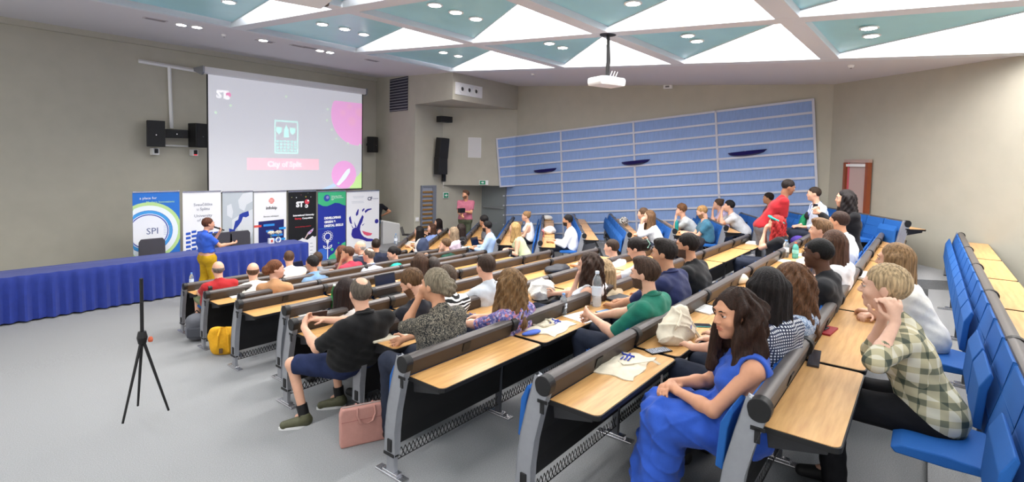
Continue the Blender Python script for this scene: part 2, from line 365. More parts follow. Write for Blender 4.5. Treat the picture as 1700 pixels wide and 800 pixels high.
def m_collar():
    b = MB().box((-.026, .068, .13), (.026, .168, .15)); b.box((-.028, .09, .16), (-.014, .13, .24)); return b.mesh([black], bevel=.003)
def m_cap():
    pr_ = [(-.012+.050*math.cos(a)*(1.0), .752+.047*math.sin(a)-(.012 if math.sin(a) < -.5 else 0)) for a in [2*math.pi*i/20 for i in range(20)]]; pr_ = [(y+.010, z) for y, z in pr_]
    return MB().prism(pr_, 0, -.026, .03).mesh([black], bevel=.004)
def m_notch(): return MB().box((-.0245, -.012, .60), (-.019, .012, .665)).box((-.0245, -.03, .655), (-.019, .03, .672)).mesh([black])
def m_rail(L):
    pr_ = [(.034, .742), (.04, .765), (.034, .785), (.012, .795), (-.012, .792), (-.03, .778), (-.034, .758), (-.02, .75)]
    return MB().prism(pr_, 0, .02, L-.02).mesh([railm], smooth=True)
def m_board(L): return MB().prism([(-.032, .762), (-.018, .762), (.004, .672), (-.01, .668)], 0, .02, L-.02).mesh([brown])
def m_clip(): return MB().prism([(-.037, .75), (-.03, .75), (-.012, .69), (-.02, .69)], 0, -.035, .035).mesh([black])
def m_desk(L):
    x0, x1, y0, y1, r = .03, L-.015, -.30, -.012, .035; pts = [(x0, y1), (x1, y1)]
    for cx, a0 in ((x1-r, 0), (x0+r, -90)):
        for k in range(5): q = math.radians(a0-k*22.5); pts.append((cx+r*math.cos(q), y0+r+r*math.sin(q)))
    b = MB().prism(pts[::-1], 2, .650, .663, 0)
    pe = [(p[0]+(.006 if p[0] > L/2 else -.006), p[1]-(.006 if p[1] < -.1 else -.004)) for p in pts]
    b.prism(pe[::-1], 2, .636, .6605, 1); return b.mesh([wood, black])
def m_bracket(): return MB().prism([(-.02, .635), (-.26, .635), (-.255, .61), (-.03, .56)], 0, -.01, .012).mesh([mat('bracket_black', (38, 38, 42), .5)], bevel=.003)
def m_panel(L): return ribbon(.02, L-.02, [(-.005, .66)]+PROF[1:4]+[(.11, .20)], -.02, -.005).mesh([blackp])
def m_net(L):
    b = MB(); n = int(L/.07)
    for s in (0, 1):
        pts = [(.03+(L-.06)*i/(n*2), .10, .125+.035*math.sin(math.pi*i+math.pi*s+math.pi/2)) for i in range(n*2+1)]; b.tube(pts, .004, 4)
    b.tube([(.02, .1, .195), (L-.02, .1, .195)], .006, 4); b.tube([(.02, .1, .09), (L-.02, .1, .09)], .004, 4); return b.mesh([wire])
def m_leg(): return MB().prism([(.09, .02), (.135, .02), (.13, .4), (.03, .66), (-.0, .66), (.085, .4)], 0, -.016, .016).mesh([mat('leg_grey', (86, 88, 94), .45, metal=.3)], bevel=.004)
def m_back(w_): return ribbon(.012, w_-.012, [(.012, .765), (.05, .62), (.088, .47), (.104, .36)], .008, .038).mesh([blue_f], smooth=True, bevel=.006)
def m_seat_up(w_): return MB().prism([(.15, .40), (.185, .41), (.17, .62), (.13, .70), (.115, .68), (.135, .6)], 0, .02, w_-.02).mesh([blue_f], bevel=.006)
def m_seat_dn(w_): return MB().prism([(.13, .375), (.13, .41), (.3, .425), (.46, .42), (.5, .40), (.48, .375), (.3, .37)], 0, .02, w_-.02).mesh([blue_f], bevel=.008)
def desk_row(label, A, ang, L, z, group, down=(), first=1.05, unit=1.45, side='left', collar=True, right_end=True):
    root = empty('desk_row', (A[0], A[1], z), ang); tag(root, label, 'desk', group)
    us = [first]; 
    while sum(us) < L-.4: us.append(unit)
    us[-1] += L-sum(us); us = [round(u_*20)/20 for u_ in us]
    if us[-1] < .6 and len(us) > 1: us[-2] += us[-1]; us.pop()
    x = 0
    def P(name, key, fn, X, par=root): return put(name, cached(key, fn), par, (X, 0, 0))
    for i, ul in enumerate(us):
        P('rail', ('rail', ul), lambda: m_rail(ul), x); P('back_board', ('board', ul), lambda: m_board(ul), x)
        P('clip', 'clip', m_clip, x+ul*.5)
        d = P('desk_top', ('desk', ul), lambda: m_desk(ul), x)
        P('bracket', 'bracket', m_bracket, .06, d); P('bracket', 'bracket', m_bracket, ul-.07, d)
        P('modesty_panel', ('panel', ul), lambda: m_panel(ul), x); P('wire_basket', ('net', ul), lambda: m_net(ul), x)
        if i: 
            l = P('leg', 'leg', m_leg, x); P('foot', 'foot', m_foot, 0, l)
        P('cap', 'cap', m_cap, x)
        ns = max(1, int(round(ul/.52))); wd = round(ul/ns, 3)
        for s in range(ns):
            P('backrest', ('back', wd), lambda: m_back(wd), x+s*wd)
            X = x+(s+.5)*wd; occ = any(abs(X-o) <= wd/2+.005 for o in down)
            if occ: P('seat', ('seatd', wd), lambda: m_seat_dn(wd), x+s*wd)
            else: P('seat', ('seatu', wd), lambda: m_seat_up(wd), x+s*wd)
        x += ul
    for X in ((0, x) if right_end else (0,)):
        e = P('end_panel', 'end', m_end, X-(.0 if X == 0 else 0)); P('foot', 'foot', m_foot, 0, e); P('collar', 'collar', m_collar, 0, e); P('notch', 'notch', m_notch, 0, e)
    P('cap', 'cap', m_cap, x)
    return root, x
EDGE = [(307, 471), (347, 474), (343, 484), (400, 488), (397, 499), (475, 508), (487, 530), (610, 540), (672, 592), (905, 625), (1262, 662)]
LROW = []
ORD = ['front', 'second', 'third', 'fourth', 'fifth', 'sixth', 'seventh', 'eighth', 'ninth', 'tenth', 'eleventh', 'twelfth']
for i, q in enumerate(EDGE):
    z = .1*i; A = at_z(q[0], q[1], z+H); LROW.append(A)
# occupied seats are filled in by the people list below
DOWN_L = {i: [] for i in range(12)}; DOWN_R = {k: [] for k in keys}
def build_rows():
    hx = [INFO[k]['root'][0] for k in ('plaid', 'neigh')]
    desk_row('rearmost desk row of the left block, behind the woman in the plaid shirt', np.array([2.5, -.42, 0]), 0, 7.6, 1.1, 'desk rows of the left block', down=[x-2.5 for x in hx], first=1.45)
    for i, A in enumerate(LROW):
        if i == 8: DOWN_L[8] = [X for X in DOWN_L[8] if X-A[0] > .6]+[A[0]+.8]
        lab = f'{ORD[i]} desk row of the left seating block counted from the stage' if i < 10 else 'desk row of the left block nearest the camera, at the lower right'
        desk_row(lab, A, 0, XEND[i]-A[0] if i < 10 else 8.2, .1*i, 'desk rows of the left block', down=[X-A[0] for X in DOWN_L[i]])
    for j, k in enumerate(keys):
        r = RROW[k]; lab = f'{ORD[j]} slanting desk row of the right seating block counted from the stage'
        L = max(r['L'], 1.2)
        desk_row(lab, r['A'], r['ang'], L, r['z'], 'desk rows of the right block', down=DOWN_R[k], first=1.45)
# ---------------------------------------------------------------- signed distance modelling of bodies, clothes and hair
F32 = np.float32
def V(*a): return np.array(a, dtype=F32)
def rcone(P, a, b, r1, r2):
    a = np.asarray(a, F32); b = np.asarray(b, F32); ba = b-a; t = np.clip(((P-a)@ba)/max(float(ba@ba), 1e-9), 0, 1)
    return np.linalg.norm(P-a-t[:, None]*ba, axis=1)-(F32(r1)+F32(r2-r1)*t)
def ell(P, c, R, M=None):
    q = P-np.asarray(c, F32)
    if M is not None: q = q@np.asarray(M, F32)
    R = np.asarray(R, F32); k0 = np.linalg.norm(q/R, axis=1); k1 = np.linalg.norm(q/(R*R), axis=1)+F32(1e-6); return k0*(k0-1)/k1
def smin(a, b, k):
    h = np.clip(.5+.5*(b-a)/k, 0, 1); return b*(1-h)+a*h-k*h*(1-h)
def smax(a, b, k): return -smin(-a, -b, k)
def half(P, p, n): return (P-np.asarray(p, F32))@np.asarray(n, F32)
def surface(fn, lo, hi, h, B=6):
    lo = np.array(lo, float); n = np.maximum(np.ceil((np.array(hi)-lo)/h/B).astype(int), 1)
    g = np.stack(np.meshgrid(*[np.arange(k) for k in n], indexing='ij'), -1).reshape(-1, 3)
    c = (lo+(g+.5)*B*h).astype(F32); d = fn(c); act = np.abs(d) < B*h*1.0+.035
    N = n*B; val = np.repeat(np.repeat(np.repeat(np.sign(d).reshape(n), B, 0), B, 1), B, 2).astype(F32)
    off = np.stack(np.meshgrid(*[np.arange(B)]*3, indexing='ij'), -1).reshape(-1, 3)
    ga = g[act]
    if not len(ga): return None
    idx = (ga[:, None, :]*B+off[None]).reshape(-1, 3); P = (lo+idx*h).astype(F32)
    val[idx[:, 0], idx[:, 1], idx[:, 2]] = fn(P)
    val[0] = 1; val[-1] = 1; val[:, 0] = 1; val[:, -1] = 1; val[:, :, 0] = 1; val[:, :, -1] = 1
    s = val < 0; cells = []; pts = []; quads = []; st = np.array([N[1]*N[2], N[2], 1])
    for ax in range(3):
        sl0 = [slice(None)]*3; sl1 = [slice(None)]*3; sl0[ax] = slice(0, -1); sl1[ax] = slice(1, None)
        e = np.argwhere(s[tuple(sl0)] != s[tuple(sl1)]); e1 = e.copy(); e1[:, ax] += 1
        v0 = val[tuple(e.T)]; v1 = val[tuple(e1.T)]; t = v0/(v0-v1); p = e.astype(float); p[:, ax] += t
        b, c_ = (ax+1) % 3, (ax+2) % 3; q = []
        for db, dc in ((0, 0), (1, 0), (1, 1), (0, 1)):
            k = e.copy(); k[:, b] -= db; k[:, c_] -= dc; ci = k@st; q.append(ci); cells.append(ci); pts.append(p)
        q = np.stack(q, 1); fl_ = v0 < 0; q[~fl_] = q[~fl_][:, ::-1]; quads.append(q)
    cells = np.concatenate(cells); pts = np.concatenate(pts); quads = np.concatenate(quads)
    u, inv = np.unique(cells, return_inverse=True); cnt = np.bincount(inv)
    vs = np.stack([np.bincount(inv, pts[:, k])/cnt for k in range(3)], 1)*h+lo
    fs = np.searchsorted(u, quads)
    return vs, fs
def sdf_mesh(fn, lo, hi, h, mats, region=None):
    r = surface(fn, lo, hi, h)
    me = bpy.data.meshes.new('body')
    if r is None: return me
    vs, fs = r
    me.vertices.add(len(vs)); me.vertices.foreach_set('co', vs.astype(F32).ravel())
    me.loops.add(len(fs)*4); me.loops.foreach_set('vertex_index', fs.astype(np.int32).ravel())
    me.polygons.add(len(fs)); me.polygons.foreach_set('loop_start', np.arange(0, len(fs)*4, 4, dtype=np.int32)); me.polygons.foreach_set('loop_total', np.full(len(fs), 4, np.int32))
    me.polygons.foreach_set('use_smooth', np.ones(len(fs), bool))
    for m in mats: me.materials.append(m)
    if region is not None: me.polygons.foreach_set('material_index', region(vs[fs].mean(1).astype(F32)).astype(np.int32))
    me.update(); me.validate(); return me
def rotz(a): c, s = math.cos(a), math.sin(a); return np.array([[c, -s, 0], [s, c, 0], [0, 0, 1]])
def rotx(a): c, s = math.cos(a), math.sin(a); return np.array([[1, 0, 0], [0, c, -s], [0, s, c]])
def roty(a): c, s = math.cos(a), math.sin(a); return np.array([[c, 0, s], [0, 1, 0], [-s, 0, c]])
SKIN = {}
def skin(tone):
    return mat('skin_%d_%d_%d' % tone, tone, .5, noise=.05, nscale=25, bump=.08, bscale=300, spec=.35)
def hair_mat(c):
    m = mat('hair_%d_%d_%d' % c, tuple(v*.9 for v in c), .55, noise=.5, nscale=26, bump=.6, bscale=60, spec=.22, stretch=(3.5, 3.5, .45)); return m
def ik(S, W, l1, l2, pole):
    d = W-S; L = np.linalg.norm(d); L2 = min(L, (l1+l2)*.995); u = d/max(L, 1e-6); W = S+u*L2
    a = (l1*l1-l2*l2+L2*L2)/(2*L2); h = math.sqrt(max(l1*l1-a*a, 0)); p = np.array(pole, float); p = p-u*(p@u); p /= max(np.linalg.norm(p), 1e-6)
    return S+u*a+p*h, W
PEOPLE = []
def person(label, head, floor_z, face, hv=None, head_face=None, pose='desk', top=(200, 200, 200), sleeve=.5, bottom=(40, 45, 60), hair='short', hc=(60, 42, 30), tone=(205, 155, 125),
           female=False, pitch=0, hip_z=.50, lean=.3, stand=False, desk=(.32, .66), top_mat=None, legs='long', scale=1.06, beard=None, glasses=False, res=None, hands=None, shoe=(40, 40, 42), collar=None, bulk=1.0, extra=None, elbow=None, twist=0, lanyard=None, group=None, roll=0, dress=None, hipoff=None):
    """head: world position of the head centre; face: heading of the body; head_face: heading of the face (radians, world)"""
    head = np.array(head, float); dep = float((head-CAM)@FW); res = res or min(max(dep*.0021, .0065), .021)
    hh = head[2]-floor_z; fwd = np.array([math.cos(face), math.sin(face), 0])
    if stand: hip_z = hh*.565; off = lean
    else: off = min(max(.62**2-(hh-.15-hip_z)**2, .0), .2)**.5*.9 if lean is None else lean
    if hipoff is not None: off = hipoff
    root_p = np.array([head[0], head[1], floor_z])-fwd*off
    Rz = rotz(face-math.pi/2)
    loc = lambda p: Rz.T@(np.array(p, float)-root_p)
    Hc = loc(head); k = scale
    hy = (head_face-face) if head_face is not None else 0
    hy = (hy+math.pi) % (2*math.pi)-math.pi
    RH = rotz(hy)@rotx(-pitch)@roty(roll)
    hw = .88 if female else 1.0
    neck = Hc+RH@V(0, -.03, -.085)*k; 
    nb = Hc+np.array([0, -.035, -.165])*k + np.array([0, -.02, 0])
    Pp = np.array([0, 0.0, hip_z]); sw = (.155 if female else .185)*k*bulk; sh = nb+np.array([0, -.012, -.045])
    tw = rotz(twist); ax = tw@np.array([1., 0, 0])
    lerp = lambda t: Pp+(sh-Pp)*t
    tr = k*bulk
    def torso(P, o):
        d = rcone(P, Pp+V(-.075, -.01, .03), Pp+V(.075, -.01, .03), .118*tr, .118*tr)
        m = lerp(.4)+V(0, .0, 0); wr = (.092 if female else .112)*tr
        d = smin(d, rcone(P, m-ax*.06*k, m+ax*.06*k, wr, wr), .09)
        m = lerp(.74)+V(0, -.005, 0); cr = (.098 if female else .112)*tr
        d = smin(d, rcone(P, m-ax*.085*k, m+ax*.085*k, cr, cr), .09)
        m = lerp(.97)+V(0, -.01, 0)
        d = smin(d, rcone(P, m-ax*(sw-.02), m, .052*k, .06*k), .05); d = smin(d, rcone(P, m+ax*(sw-.02), m, .052*k, .06*k), .05)
        d = smin(d, rcone(P, nb+V(0, -.012, -.03), nb+V(0, 0, .01)*k, .066*k, .05*k), .04)
        if female:
            for s in (-1, 1):
                c = lerp(.70)+tw@(V(s*.065, .085, 0)*k); d = smin(d, ell(P, c, V(.052, .048, .055)*k), .04)
        return d-o
    # arms
    SH = [sh+ax*s*sw+V(0, -.005, -.012) for s in (-1, 1)]; l1, l2 = .285*k*hw, .25*k*hw
    yd, zd = desk; hd = hands or {}
    def target(s):
        t = hd.get('LH' if s < 0 else 'RH')
        if t is not None: return Hc+np.array(t, float)
        t = hd.get('L' if s < 0 else 'R')
        if t is not None: return np.array(t, float)
        if pose == 'desk': return np.array([s*.12, max(yd+.03, .25), zd+.035])
        if pose == 'fold': return np.array([s*-.03, max(yd+.02, .28), zd+.04])
        if pose == 'lap': return np.array([s*.07, .24, hip_z+.13])
        if pose == 'chin': return Hc+RH@V(s*.03, .10, -.15)*k if s > 0 else np.array([-.02, max(yd+.0, .24), zd+.05])
        if pose == 'chinL': return Hc+RH@V(s*.03, .10, -.15)*k if s < 0 else np.array([.02, max(yd+.0, .24), zd+.05])
        if pose == 'hands_face': return Hc+RH@V(s*.025, .13, -.12)*k
        if pose == 'phone': return Hc+RH@V(s*.05, .27, -.20)*k
        if pose == 'side': return np.array([s*(sw+.08), .04, hip_z-.02])
        if pose == 'crossed': return np.array([-s*.08, .26, Hc[2]-.42])
        return np.array([s*.1, .3, hip_z+.2])
    arms = []
    for s, S in ((-1, SH[0]), (1, SH[1])):
        pl = (elbow or {}).get('L' if s < 0 else 'R', (s*.5, -.3, -1.0)) if isinstance(elbow, dict) else (s*.5, -.3, -1.0)
        E_, W_ = ik(S, target(s), l1, l2, pl); arms.append((s, S, E_, W_))
    hgeo = []
    for s, S, E_, W_ in arms:
        fd = (W_-E_)/max(np.linalg.norm(W_-E_), 1e-6)
        near_face = np.linalg.norm(W_-Hc) < .32
        curl = .35
        if pose in ('desk', 'fold', 'lap') and not near_face: fd = fd*.5+np.array([-s*.5, .6, 0]); fd[2] *= .3; nrm = np.array([0, 0, -1.]); curl = .3
        elif near_face: fd = fd*.6+np.array([0, 0, .5])+.2*(Hc-W_)/max(np.linalg.norm(Hc-W_), .01); nrm = (Hc-W_); curl = .75
        else: nrm = np.array([-s*1., 0, 0.]); curl = .4
        if pose == 'side': fd = np.array([0, .1, -1.]); nrm = np.array([-s*1., 0, 0])
        if pose == 'fold': curl = .7
        o_ = hd.get('fd'+('L' if s < 0 else 'R')); 
        if o_ is not None: fd = np.array(o_, float)
        o_ = hd.get('n'+('L' if s < 0 else 'R'))
        if o_ is not None: nrm = np.array(o_, float)
        curl = hd.get('curl', curl)
        fd = fd/np.linalg.norm(fd); nrm = nrm-fd*(nrm@fd); nrm /= max(np.linalg.norm(nrm), 1e-6); sd = np.cross(fd, nrm)
        thumb_side = -s*np.sign(sd@np.array([1., 0, 0]) or 1) if abs(sd[0]) > .3 else np.sign(sd[1] or 1)
        fr = max(.0082*k, res*.72); segs = []
        for j, (o_, ln) in enumerate(((-.030, .058), (-.0105, .072), (.0095, .078), (.029, .068))):
            o2 = o_*-thumb_side*-1; b0 = W_+fd*.082*k*hw+sd*o2*k*hw*(1.1 if res > .01 else 1); d_ = fd*1.0; p0 = b0
            for sg in range(3):
                a_ = curl*(.6+.5*sg); d2 = fd*math.cos(curl*(sg+.5)*1.1)+nrm*math.sin(curl*(sg+.5)*1.1); p1 = p0+d2*ln*k*hw*(.42, .33, .27)[sg]
                segs.append((p0, p1, fr*(1.05-.1*sg), fr*(.98-.1*sg))); p0 = p1
        t0 = W_+fd*.02*k+sd*thumb_side*.022*k; t1 = t0+(fd*.6+sd*thumb_side*.65+nrm*.3)*.042*k; t2 = t1+(fd*.9+sd*thumb_side*.15+nrm*.4)*.032*k
        segs += [(t0, t1, fr*1.35, fr*1.15), (t1, t2, fr*1.15, fr*.95)]
        hgeo.append((W_, fd, nrm, sd, segs))
    # legs
    if stand:
        st_ = (extra or {}).get('stride', .06)
        legs_ = [(V(s*.085, 0, hip_z), V(s*.09, s*st_*.6+.03, hip_z*.53), V(s*.1, s*st_-.03, .085)) for s in (-1, 1)]
    else:
        kn = .44
        legs_ = [(V(s*.085, .02, hip_z), V(s*.11, kn, hip_z+.015), V(s*.12, kn-.04, .085)) for s in (-1, 1)]
        if extra and 'knees' in extra: legs_ = extra['knees']
    def legfn(P, o, cut=1.0, foot=False):
        d = np.full(len(P), 9, F32)
        for a, b_, c in legs_:
            a = np.array(a); b_ = np.array(b_); c = np.array(c)
            d1 = rcone(P, a, b_, .085*tr, .056*k); 
            if cut > 1.0 or cut == 1.0: d2 = rcone(P, b_, c, .052*k, .036*k); d1 = smin(d1, d2, .03)
            d = np.minimum(d, d1)
        return d-o
    skin_legs = legs in ('short', 'bare')
    def headfn(P):
        q = ((P-Hc.astype(F32))@RH.astype(F32))/F32(k)
        d = ell(q, V(0, -.012, .028), V(.074*(.97 if female else 1), .094, .088))
        d = smin(d, ell(q, V(0, .022, -.035), V(.056 if female else .060, .066, .075)), .035)
        d = smin(d, ell(q, V(0, .058, -.090), V(.024 if female else .030, .024, .022)), .025)
        d = smin(d, rcone(q, V(-.032, .078, .026), V(.032, .078, .026), .012, .012), .015)
        for s in (-1, 1):
            d = smax(d, -ell(q, V(s*.031, .098, .006), V(.0175, .016, .0078)), .010)
            d = smin(d, ell(q, V(s*.036, .058, -.028), V(.022, .022, .02)), .02)
            d = smin(d, ell(q, V(s*.074, -.008, -.006), V(.008, .019, .031)), .006)
        d = smin(d, rcone(q, V(0, .086, .010), V(0, .104, -.024), .0065, .0105), .010)
        for s in (-1, 1): d = smin(d, ell(q, V(s*.010, .096, -.029), V(.008, .009, .007)), .006)
        d = smin(d, ell(q, V(0, .083, -.053), V(.022, .010, .0055)), .006)
        d = smin(d, ell(q, V(0, .082, -.064), V(.019, .010, .006)), .006)
        return d*F32(k)
    def bodyfn(P):
        d = headfn(P)
        d = smin(d, rcone(P, neck, nb+V(0, 0, -.02), .050*k*hw, .055*k*hw), .035)
        d = smin(d, torso(P, -.006), .03)
        for (s, S, E_, W_), (w_, fd, nrm, sd, segs) in zip(arms, hgeo):
            a = rcone(P, S, E_, .046*k*hw*bulk, .036*k*hw); a = smin(a, rcone(P, E_, E_+(W_-E_)*.35, .037*k*hw, .037*k*hw), .02); a = smin(a, rcone(P, E_+(W_-E_)*.3, W_, .036*k*hw, .024*k*hw), .02)
            pl = rcone(P, W_+fd*.022*k, W_+fd*.074*k+sd*.018*k, .019*k, .017*k); pl = smin(pl, rcone(P, W_+fd*.022*k, W_+fd*.074*k-sd*.018*k, .019*k, .017*k), .012)
            a = smin(a, pl, .02)
            for p0, p1, ra, rb in segs: a = smin(a, rcone(P, p0, p1, ra, rb), .004)
            d = smin(d, a, .02)
        if not dress:
            d = np.minimum(d, legfn(P, -.008))
        else: d = np.minimum(d, legfn(P, -.02))
        for (a, b_, c) in legs_: d = smin(d, rcone(P, np.array(c), np.array(c)+V(0, .10, -.045), .034*k, .024*k), .03)
        return d
    pts = [Hc]+[p for a in arms for p in a[1:]]+[np.array(p) for l in legs_ for p in l]+[Pp]
    pts = np.array(pts); lo = pts.min(0)-.2; hi = pts.max(0)+.2; lo[2] = max(lo[2], -.02)
    lipm = mat('lips_%d' % tone[0], (min(255, int(tone[0]*.92)), int(tone[1]*.76), int(tone[2]*.76)), .45)
    beardm = mat('beard_%d_%d_%d' % (beard or (1, 1, 1)), beard or (1, 1, 1), .8, noise=.3, nscale=200)
    def region(C):
        q = ((C-Hc.astype(F32))@RH.astype(F32))/F32(k); r = np.zeros(len(C), int)
        lip = ((q[:, 0]/.0215)**2+((q[:, 2]+.0585)/.0105)**2 < 1) & (q[:, 1] > .07); r[lip] = 1
        if beard:
            bd = (q[:, 2] < -.04-(q[:, 1] < .05)*.0+.012*(np.abs(q[:, 0]) > .045)) & (q[:, 2] > -.14) & (q[:, 1] > .0) & ~lip & (np.abs(q[:, 0]) < .075); bd |= (np.abs(q[:, 0]) < .028) & (q[:, 2] < -.036) & (q[:, 2] > -.05) & (q[:, 1] > .07); bd &= (q[:, 2] > -.116); r[bd] = 2
        return r
    body = put('person', sdf_mesh(bodyfn, lo, hi, res, [skin(tone), lipm, beardm], region), None, root_p, (0, 0, face-math.pi/2))
    tag(body, label, 'person', group)
    # clothes
    tm = top_mat or mat('cloth_%d_%d_%d' % top, top, .85, noise=.10, nscale=14, bump=.25, bscale=25, sheen=.1, spec=.2)
    bmat = mat('cloth_%d_%d_%d' % bottom, bottom, .85, noise=.12, nscale=14, bump=.25, bscale=25, spec=.2)
    ph = random.random()*6
    def wr(P): return (np.sin(P[:, 0]*38+P[:, 2]*31+ph)*np.sin(P[:, 2]*47-P[:, 1]*29+ph)*.0035).astype(F32)
    def topfn(P):
        d = torso(P, .013)
        if sleeve > 0:
            for s, S, E_, W_ in arms:
                a = rcone(P, S, E_, .050*k*hw*bulk+.012, .042*k*hw+.012)
                if sleeve <= 1:
                    e = S+(E_-S)*min(sleeve*1.25, 1); a = smax(a, half(P, e, (E_-S)/np.linalg.norm(E_-S)), .004) if sleeve < .8 else a
                else:
                    f_ = sleeve-1; w2 = E_+(W_-E_)*f_; a = smin(a, rcone(P, E_, w2, .046*k*hw+.008, .034*k*hw+.006), .02); dd_ = (W_-E_)/np.linalg.norm(W_-E_)
                d = smin(d, a, .03)
        else:
            for s, S, E_, W_ in arms: d = smax(d, -rcone(P, S+ax*s*.022+V(0, 0, .02), S+ax*s*.035+V(0, 0, -.1), .060*k, .055*k), .01)
            d = smax(d, -rcone(P, nb+V(0, .0, .02), nb+V(0, .06, .02), .062*k, .05*k), .01)
        d = smax(d, -(P[:, 2]-(Pp[2]-.045+(.07 if stand else 0)+(extra or {}).get('waist', 0) if not dress else .0)), .01)
        # open neckline
        d = smax(d, -rcone(P, nb+V(0, .03, .03), nb+V(0, .085, -.01)*k, .050*k, .028*k), .008)
        if dress: 
            dr = dress(P); d = smin(d, dr, .05)
        return d+wr(P)
    lo2 = lo.copy(); lo2[2] = max(lo[2], (.0 if dress else hip_z-.14))
    t = put('dress' if dress else 'shirt', sdf_mesh(topfn, lo2, hi, min(res*1.15, .022), [tm]), body)
    if not dress:
        def botfn(P):
            d = rcone(P, Pp+V(-.075, -.01, .02), Pp+V(.075, -.01, .02), .126*tr, .126*tr)
            L_ = np.full(len(P), 9, F32)
            for a, b_, c in legs_:
                a = np.array(a); b_ = np.array(b_); c = np.array(c)
                d1 = rcone(P, a, b_, .096*tr, .070*k)
                wd_ = (extra or {}).get('wide', 0)
                if legs == 'long': d1 = smin(d1, rcone(P, b_, c, .066*k+wd_*.6, .055*k+wd_), .03)
                elif legs == 'short': d1 = smax(d1, half(P, b_-(b_-a)*.08, (b_-a)/np.linalg.norm(b_-a)), .005)
                L_ = np.minimum(L_, d1)
            d = smin(d, L_, .04); d = smax(d, P[:, 2]-(hip_z+.10+(extra or {}).get('waist', 0)*.9), .01); d = smax(d, .07-P[:, 2], .005)
            return d+wr(P)
        lo3 = lo.copy(); hi3 = hi.copy(); hi3[2] = hip_z+.16
        put('shorts' if legs == 'short' else 'trousers', sdf_mesh(botfn, lo3, hi3, max(min(res*1.5, .024), .010), [bmat]), body)
    for a, b_, c in legs_:
        c = np.array(c); sb = MB(); shm = mat('shoe_%d_%d_%d' % shoe, shoe, .6, noise=.1); 
        tq = np.array((extra or {}).get('toe', (0, 1.)), float); tq /= np.linalg.norm(tq); TV = V(tq[0], tq[1], 0); B0 = c*V(1, 1, 0)
        def shfn(P, c=c):
            d = rcone(P, B0-TV*.02+V(0, 0, .05), B0+TV*.15+V(0, 0, .032), .048, .034); d = smin(d, rcone(P, c*V(1, 1, 0)+V(0, -.015, .07), c*V(1, 1, 0)+V(0, -.01, .10), .045, .04), .02)
            d = smax(d, .003-P[:, 2], .004); return smax(d, P[:, 2]-.115, .004)
        if dep < 6 or stand:
            put('shoe', sdf_mesh(shfn, c*V(1, 1, 0)-V(.08, .1, .01), c*V(1, 1, 0)+V(.08, .25, .17), .009, [shm]), body) if 'toe' not in (extra or {}) else put('shoe', sdf_mesh(shfn, B0-V(.26, .26, .01), B0+V(.26, .26, .17), .008, [shm]), body)
            if legs == 'short' and dep < 6:
                MB().tube([B0+V(0, 0, .06), B0+V(0, 0, .10), c+(b_-c)*.22], [.046, .043, .045], 14).put('sock', black, body, smooth=True)
                sl = MB(); n_ = 20; R2 = np.array([[tq[1], tq[0]], [-tq[0], tq[1]]]); ol = [(.046*math.cos(a)*(1 if math.sin(a) < 0 else .85), .065+.125*math.sin(a)) for a in [2*math.pi*i/n_ for i in range(n_)]]
                sl.prism([tuple(np.array(q)@R2.T+B0[:2]) for q in ol], 2, .001, .022).put('sole', white_m, body)
    # hair
    hm = hair_mat(hc); rs = max(res*.9, .0058)
    lf = {'short': 0, 'bald': 0}.get(hair, 1)
    down = RH.T@V(0, 0, -1)  # world down in the head frame
    def hairfn(P):
        q = ((P-Hc.astype(F32))@RH.astype(F32))/F32(k)
        th = np.arctan2(q[:, 0], q[:, 1]+.01); 
        cap = ell(q, V(0, -.016, .034), V(.081, .101, .094))+np.clip((q[:, 1]-.03)*.12, 0, .0065)
        if hair == 'bald':
            d = ell(q, V(0, -.014, .026), V(.0785, .0985, .090)); d = smax(d, q[:, 2]-.035+(q[:, 1] > -.0)*.0, .006); d = smax(d, half(q, V(0, .035, .01), V(0, .86, -.5)), .006); return d*F32(k)
        if hair == 'spot':
            d = ell(q, V(0, -.014, .029), V(.078, .0985, .092)); d = smax(d, half(q, V(0, .06, .06), V(0, .80, -.60)), .004); d = smax(d, np.where(q[:, 2] > .035, -9, half(q, V(0, .012, -.03), V(0, .92, -.38))).astype(F32), .004)
            d = smax(d, -ell(q, V(0, -.045, .125), V(.045, .065, .06)), .006); return smax(d, -(q[:, 2]+.075), .01)*F32(k)
        hl = V(0, .088, .062) if hair != 'buzz' else V(0, .084, .066)
        face_ = half(q, hl, V(0, .80, -.60))
        side = half(q, V(0, .012, -.03), V(0, .92, -.38))
        fc = np.where(q[:, 2] > .035, face_, np.maximum(face_, side))
        tuft = (np.sin(th*23+q[:, 2]*40)*np.sin(q[:, 1]*95+q[:, 2]*60+ph)*.0035).astype(F32)
        if hair in ('short', 'buzz', 'quiff'):
            if hair == 'buzz': cap = ell(q, V(0, -.014, .030), V(.0775, .0975, .091)); tuft = tuft*.2
            if hair == 'quiff': cap = smin(cap, ell(q, V(0, .035, .098), V(.055, .055, .032)), .03)
            d = smax(cap+tuft, fc, .003); d = smax(d, -(q[:, 2]+.078), .01); return d*F32(k)
        if hair == 'curlytop':
            cap = ell(q, V(0, -.01, .05), V(.092, .105, .098)); d = smax(cap, fc, .01); d = smax(d, -(q[:, 2]+.06), .01)
            return (d+np.sin(q[:, 0]*150)*np.sin(q[:, 1]*140+ph)*np.sin(q[:, 2]*150)*.009)*F32(k)
